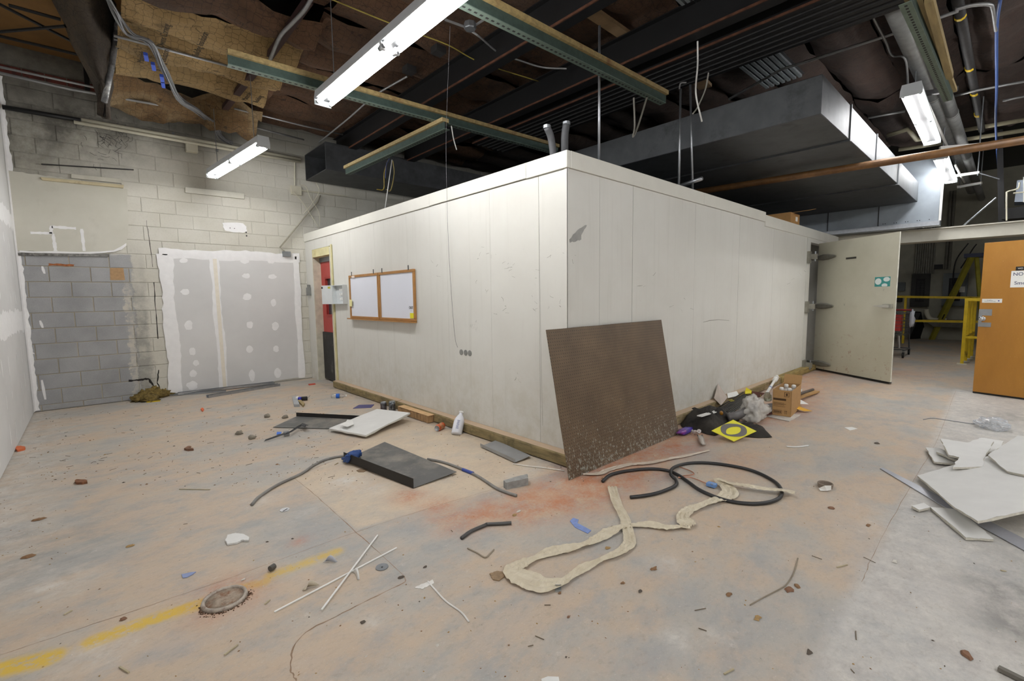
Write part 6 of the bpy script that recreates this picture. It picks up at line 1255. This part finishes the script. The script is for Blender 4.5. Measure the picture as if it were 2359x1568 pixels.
# plastic bag
o = obj('clear_bag', MB().crum(G(*KP(1290, 680), .13), .30, .17, .19, 6), mat('dcd9d2', .15, 0, .1, 18, .5, alpha=.6, name='cloudy_film'), None, True); tag(o, 'translucent crumpled plastic bag in the middle of the rubbish pile', 'bag')
tag(obj('white_cup', MB().lathe(G(*KP(1060, 690), .05), (.6, -.5, .3), [(.03, 0), (.04, .07), (.042, .075), (.038, .07)], 14), M_white, None, True), 'white crushed cup left of the plastic bag', 'cup')
tag(obj('glass_jar', MB().lathe(G(*KP(1500, 545), .1), (.4, .2, .8), [(.035, 0), (.045, .01), (.045, .07), (.03, .09), (.03, .105)], 14), flat('b9c4b4', .1, 'jar_glass', 0, .8, .8), None, True), 'small clear jar on top of the plastic bag', 'jar')
# grey thick tube
P = [G(*KP(x, y), z) for x, y, z in [(890, 790, .10), (1000, 775, .11), (1110, 730, .12), (1210, 680, .14), (1320, 640, .17)]]
T = thing('grey_hose', 'thick curved grey pipe lying across the front of the rubbish pile', 'pipe', P[0]); obj('hose', MB().tube(smooth_path(P, 5), .047, 14), mat('5e5b5a', .5, 0, .15, 8, .1), T, True); obj('hose_mouth', MB().tube([P[-1]-Vector((.004, 0, 0)), P[-1]+(P[-1]-P[-2]).normalized()*.004], .04, 12), M_ink, T)
cloth([(1130, 790), (1200, 720), (1330, 690), (1450, 740), (1455, 790), (1250, 800)], .07, 'beige crumpled rag at the front of the rubbish pile', 11, mat('b5aa92', .8, 0, .08, 15, .4), 'beige_rag')
tag(obj('grey_flat_strip', MB().bar(G(*KP(1065, 880), .01), G(*KP(1430, 790), .01), .05, .012), mat('a39a90', .7)), 'grey flat strip lying before the beige rag', 'strip')
tag(obj('white_trim_strip', MB().bar(G(*KP(465, 775), .16), G(*KP(760, 690), .13), .05, .01), M_white), 'white angled strip on top of the black cloth', 'strip')
tag(obj('amber_bottle', MB().lathe(G(*KP(800, 740), .15), (.6, .3, .1), [(.012, 0), (.018, .01), (.018, .045), (.01, .06)], 12), flat('a8741a', .2, 'amber_glass', 0, .3), None, True), 'small amber bottle on top of the black cloth', 'bottle')
# carton with bottles
bl_, br_, rr = G(*KP(1562, 750), .012), G(*KP(1845, 790), .012), G(*KP(1890, 640), .012)
zt = .0; f_ = (br_-bl_); sd = (rr-br_); sd = sd-f_.normalized()*sd.dot(f_.normalized()); depth = sd.length; T = thing('cardboard_box', 'open brown cardboard carton holding white-capped bottles, at the right of the rubbish pile', 'box', bl_)
hh = .30; up = Vector((0, 0, hh)); mcb2 = mat('b08a5a', .8, 0, .05, 20, .1, name='cardboard'); fd = f_.normalized(); sdn = sd.normalized(); dd_ = sdn*max(.22, depth)
obj('front_side', MB().prism([bl_, br_, br_+up, bl_+up], sdn*.004), mcb2, T); obj('right_side', MB().prism([br_, br_+dd_, br_+dd_+up, br_+up], fd*-.004), mcb2, T); obj('left_side', MB().prism([bl_, bl_+dd_, bl_+dd_+up, bl_+up], fd*.004), mcb2, T); obj('back_side', MB().prism([bl_+dd_, br_+dd_, br_+dd_+up, bl_+dd_+up], sdn*-.004), mcb2, T)
obj('rear_flap', MB().prism([bl_+dd_+up, br_+dd_+up, br_+dd_+up+Vector((0, 0, .1))+sdn*.05, bl_+dd_+up+Vector((0, 0, .1))+sdn*.05], sdn*.004), mcb2, T)
mpr = flat('4f3820', .8, 'carton_print'); W_f = f_.length
def fp(u, v, o_=-.001): return bl_+f_*u+up*v+sdn*o_
def fbox(u0, u1, v0, v1): return MB().prism([fp(u0, v0), fp(u1, v0), fp(u1, v1), fp(u0, v1)], sdn*-.0006)
fs = T
obj('print_block', fbox(.05, .72, .60, .68), mpr, fs); obj('print_frame', fbox(.62, .88, .76, .775).prism([fp(.62, .92), fp(.88, .92), fp(.88, .935), fp(.62, .935)], sdn*-.0006).prism([fp(.62, .76), fp(.64, .76), fp(.64, .93), fp(.62, .93)], sdn*-.0006).prism([fp(.86, .76), fp(.88, .76), fp(.88, .93), fp(.86, .93)], sdn*-.0006), mpr, fs)
obj('print_mark', MB().add([fp(.75+.07*math.cos(t)*.8, .845+.055*math.sin(t), -.0016) for t in [i*math.pi/6 for i in range(12)]], [tuple(range(12))]), mpr, fs)
for v in (.50, .46, .42, .36): obj('print_line', fbox(.06, .06+.5+.25*random.random(), v, v+.012), mpr, fs)
for a4 in ((.05, .52, .08, .09), (.05, .52, .21, .22), (.05, .06, .08, .22), (.51, .52, .08, .22)): obj('print_line', fbox(*a4), mpr, fs)
for i in range(9): obj('print_letter', fbox(.09+.045*i, .12+.045*i, .11, .19), mpr, fs)
for u in (.68, .76): obj('print_arrow', fbox(u, u+.02, .08, .22).prism([fp(u-.02, .19), fp(u+.04, .19), fp(u+.01, .23)], sdn*-.0006), mpr, fs)
for u, w_ in ((.3, .3), (.72, .3), (.3, .75), (.72, .75)):
    q = bl_+f_*u+dd_*w_; B_ = thing('carton_bottle', {(.3, .3): 'white-capped bottle in the carton, front left', (.72, .3): 'white-capped bottle in the carton, front right', (.3, .75): 'white-capped bottle in the carton, rear left', (.72, .75): 'white-capped bottle in the carton, rear right'}[(u, w_)], 'bottle', q+Vector((0, 0, .005)))
    obj('bottle_body', MB().lathe(q+Vector((0, 0, .005)), (0, 0, 1), [(.03, 0), (.04, .01), (.04, .2), (.018, .25), (.017, .26)], 14), M_white, B_, True); obj('cap', MB().lathe(q+Vector((0, 0, .26)), (0, 0, 1), [(.024, 0), (.024, .035), (.018, .045)], 14), M_white, B_, True)
slab('white_board', [KP(1465, 770), KP(1700, 720), KP(1995, 750), KP(1825, 848)], .010, .008, mat('cfcac2', .6), 'white flat board under the cardboard carton', 'board')
# white pvc fitting leaning on sill
a, b = G(*KP(1480, 430), .1), WY(*KP(1640, 175), 2.39)
T = thing('drain_pipe_piece', 'white plastic drain pipe with a wide joint leaning on the timber sill', 'pipe', a); b = a.lerp(b, .95); obj('pipe', MB().tube([a, b], .018, 12), M_white, T, True); obj('joint', MB().tube([a.lerp(b, .78), a.lerp(b, .95)], .034, 14), M_white, T, True); obj('nut', MB().tube([a.lerp(b, .93), a.lerp(b, 1.03)], .028, 8), M_white, T); obj('ring', MB().tube([a.lerp(b, .3), a.lerp(b, .34)], .022, 10), flat('8d9ac0', .5), T)
tag(obj('dark_rod', MB().tube([G(*KP(1900, 465), .10), G(*KP(2180, 375), .03)], .02, 10), mat('5c5550', .6), None, True), 'dark grey rod lying behind the carton', 'rod')
tag(obj('wood_lath', MB().bar(G(*KP(1890, 520), .06), G(*KP(2245, 400), .03), .06, .02), mat('b08a58', .6, 0, .1, 12, .1)), 'long light brown wooden lath pointing right behind the carton', 'wood')
tag(obj('crumpled_paper', MB().blob(G(*KP(1950, 405), .06), .05, .05, .05, 12, 8, .5, 9, 6, False), M_white), 'crumpled white paper ball behind the carton', 'paper')
def fan(px, z, m, lab, name='paper_scrap', cat='paper'): 
    o = obj(name, MB().prism([G(*KP(x, y), z_) for (x, y), z_ in zip(px, z)], (0, 0, .002)), m); return tag(o, lab, cat)
fan([(1880, 560), (2000, 530), (2115, 595), (2000, 590), (1890, 590)], [.08, .09, .03, .05, .06], M_white, 'white paper scraps sticking out right of the carton')
fan([(1880, 650), (1980, 630), (2175, 700), (2040, 700)], [.05, .05, .02, .02], mat('d9a52c', .6), 'yellow-edged card sticking out right of the carton', 'yellow_edge_card', 'card')
fan([(1890, 600), (2010, 610), (2010, 625), (1890, 630)], [.06, .05, .05, .05], mat('b08a58', .6), 'small wooden block right of the carton', 'wood_piece', 'wood')
fan([(1480, 590), (1570, 580), (1570, 680), (1450, 690)], [.1, .1, .07, .07], mat('8d8d92', .4, .2), 'grey plastic piece between bag and carton', 'grey_plastic', 'plastic')
fan([(1460, 695), (1570, 680), (1570, 740), (1440, 770)], [.03]*4, mat('5a1d17', .5), 'dark red flat piece between bag and carton', 'dark_red_piece', 'board')
# orange scraps
slab('orange_scrap', [(35, 1031), (38, 1027), (48, 1026), (58, 1028), (57, 1032), (40, 1036)], .02, .02, mat('d97142', .7), 'orange crumpled scrap at the foot of the left wall', 'scrap', jg=.004)
slab('orange_scrap', [(462, 941), (466, 938), (470, 941), (467, 945)], .02, .02, flat('e0642e', .6), 'tiny bright orange cap on the rear floor', 'cap')
slab('red_scrap', [(710, 884), (725, 882), (727, 884), (712, 886)], .01, .01, flat('c4452f', .6), 'small red scrap before the red door', 'scrap')
# ---------------------------------------------------------------- scattered chips
def chips():
    r = random.Random(21); cols = [('8a6a4c', 'brown'), ('cfcbc2', 'white'), ('5c534a', 'dark'), ('a88a5c', 'tan'), ('82604a', 'reddish')]
    ms = [mat(c, .85, 0, .1, 30, .3) for c, _ in cols]
    named = [(1475, 1361, 2, .022), (1507, 1310, 0, .035), (1817, 1358, 4, .04), (1836, 1350, 0, .03), (2225, 1508, 4, .045), (1864, 1501, 2, .025), (835, 1433, 2, .02), (284, 1425, 4, .025), (923, 1330, 2, .03), (88, 1197, 0, .05), (187, 1108, 4, .05), (63, 1282, 0, .05), (300, 1257, 3, .03),
             (553, 995, 0, .035), (655, 962, 2, .03), (435, 1030, 0, .05), (1290, 1365, 0, .015), (1399, 1262, 3, .03), (1310, 1420, 4, .015), (1680, 1369, 0, .025), (1745, 1423, 3, .03), (2060, 1293, 1, .03), (2000, 1210, 0, .03), (1915, 1170, 4, .04), (1435, 1342, 0, .02), (1195, 1178, 1, .03), (1185, 1186, 3, .03), (560, 1335, 1, .02), (980, 1305, 2, .02), (1345, 975, 3, .02), (2020, 1021, 2, .05)]
    names = ['leaf_scrap', 'plaster_chip', 'dark_chip', 'wood_chip', 'bark_chip']; labs = ['brown leaf scrap', 'white plaster chip', 'dark chip', 'tan wood chip', 'reddish bark chip']
    marks = [(518, 1380, 'drain cap'), (810, 1316, 'crossed white strips'), (1440, 1215, 'film strip crossing'), (1235, 1340, 'left end of the film loop'), (1780, 1350, 'curved twig'), (2200, 1240, 'narrow drywall strip'), (930, 1060, 'near metal shelf'), (547, 1240, 'largest white flake'), (1120, 1207, 'short bent conduit'), (1900, 1123, 'cardboard ring'), (620, 1010, 'bent dark strip'), (1010, 1380, 'white plaster streak'), (2100, 1500, 'bottom right corner'), (1700, 1480, 'bottom border'), (1340, 1210, 'long torn blue scrap'), (300, 920, 'mineral wool tuft'), (100, 1200, 'foot of the left wall'), (1690, 990, 'yellow letter card')]
    seen = {}
    for i, (x, y, k, s_) in enumerate(named):
        c = G(x, y, .002); n = 9; ph = r.uniform(0, 3); pts = []
        for j in range(n):
            t = ph+j*2*math.pi/n; q = r.uniform(.45, 1.15); pts.append(c+Vector((math.cos(t)*s_*.8*q, math.sin(t)*s_*.5*q, 0)))
        nx_, ny_, nm = min(marks, key=lambda m: (m[0]-x)**2+((m[1]-y)*1.6)**2); dx, dy = x-nx_, (y-ny_)*1.6
        rel = ('right of' if dx > 0 else 'left of') if abs(dx) > abs(dy) else ('in front of' if dy > 0 else 'behind')
        l_ = f'small {labs[k]} {rel} the {nm}'
        if l_ in seen: l_ = f'small {labs[k]} {rel} the {nm}, ' + ('farther from it' if abs(dx)+abs(dy) > seen[l_] else 'nearer to it')
        seen.setdefault(l_, abs(dx)+abs(dy))
        top = [p+(c-p)*.35+Vector((0, 0, s_*.16+r.uniform(0, .002))) for p in pts]; mb = MB().add(pts+top, [(j, (j+1) % n, n+(j+1) % n, n+j) for j in range(n)]+[tuple(range(n, 2*n))])
        o = obj(names[k], mb, ms[k]); tag(o, l_, 'chip')
    mbs = [MB() for _ in cols]
    for i in range(1150):
        u = r.random()
        if u < .45: x, y = r.uniform(80, 760), r.uniform(900, 1120)
        elif u < .6: x, y = r.uniform(-40, 160), r.uniform(950, 1300)
        elif u < .75: x, y = r.uniform(700, 1300), r.uniform(900, 1130)
        else: x, y = r.uniform(0, 2359), r.uniform(1000, 1560)
        p = G(x, y, .001)
        if p.x < XL+.02 or p.y > YB-.03 or (p.x > X0-.1 and p.y > Y0-.1): continue
        k = r.choice([0, 0, 1, 1, 2, 3, 3]); s_ = r.uniform(.003, .010)*(1.7 if r.random() < .1 else 1)*(1 if y < 1130 else .7); a_ = r.uniform(0, 3.1); e = r.uniform(.3, 1.0)
        d1 = Vector((math.cos(a_), math.sin(a_), 0))*s_; d2 = Vector((-math.sin(a_), math.cos(a_), 0))*s_*e
        mbs[k].add([p+d1, p+d2, p-d1, p-d2*.7, p+Vector((0, 0, s_*.5))], [(0, 1, 4), (1, 2, 4), (2, 3, 4), (3, 0, 4)])
    allm = MB(); mi = []
    for q, mb in enumerate(mbs): allm.add(mb.v, mb.f); mi += [q]*len(mb.f)
    o = obj('floor_crumbs', allm, ms[0], None, kind='stuff')
    for m in ms[1:]: o.data.materials.append(m)
    o.data.polygons.foreach_set('material_index', mi); tag(o, 'scattering of tiny brown, white and dark crumbs over the concrete floor', 'debris')
    # thin slivers
    r = random.Random(31); mbt = MB()
    for i in range(90):
        x, y = (r.uniform(60, 800), r.uniform(920, 1100)) if i < 78 else (r.uniform(0, 2300), r.uniform(1150, 1560)); p = G(x, y, .003)
        if p.x < XL+.05 or p.y > YB-.1: continue
        a_ = r.uniform(0, 3.1); l_ = r.uniform(.02, .08); mbt.bar(p, p+Vector((math.cos(a_), math.sin(a_), 0))*l_*.8, .003, .002)
    tag(obj('floor_slivers', mbt, mat('6d5f4e', .8), None, kind='stuff'), 'scattering of thin wood and wire slivers over the floor', 'debris')
chips()
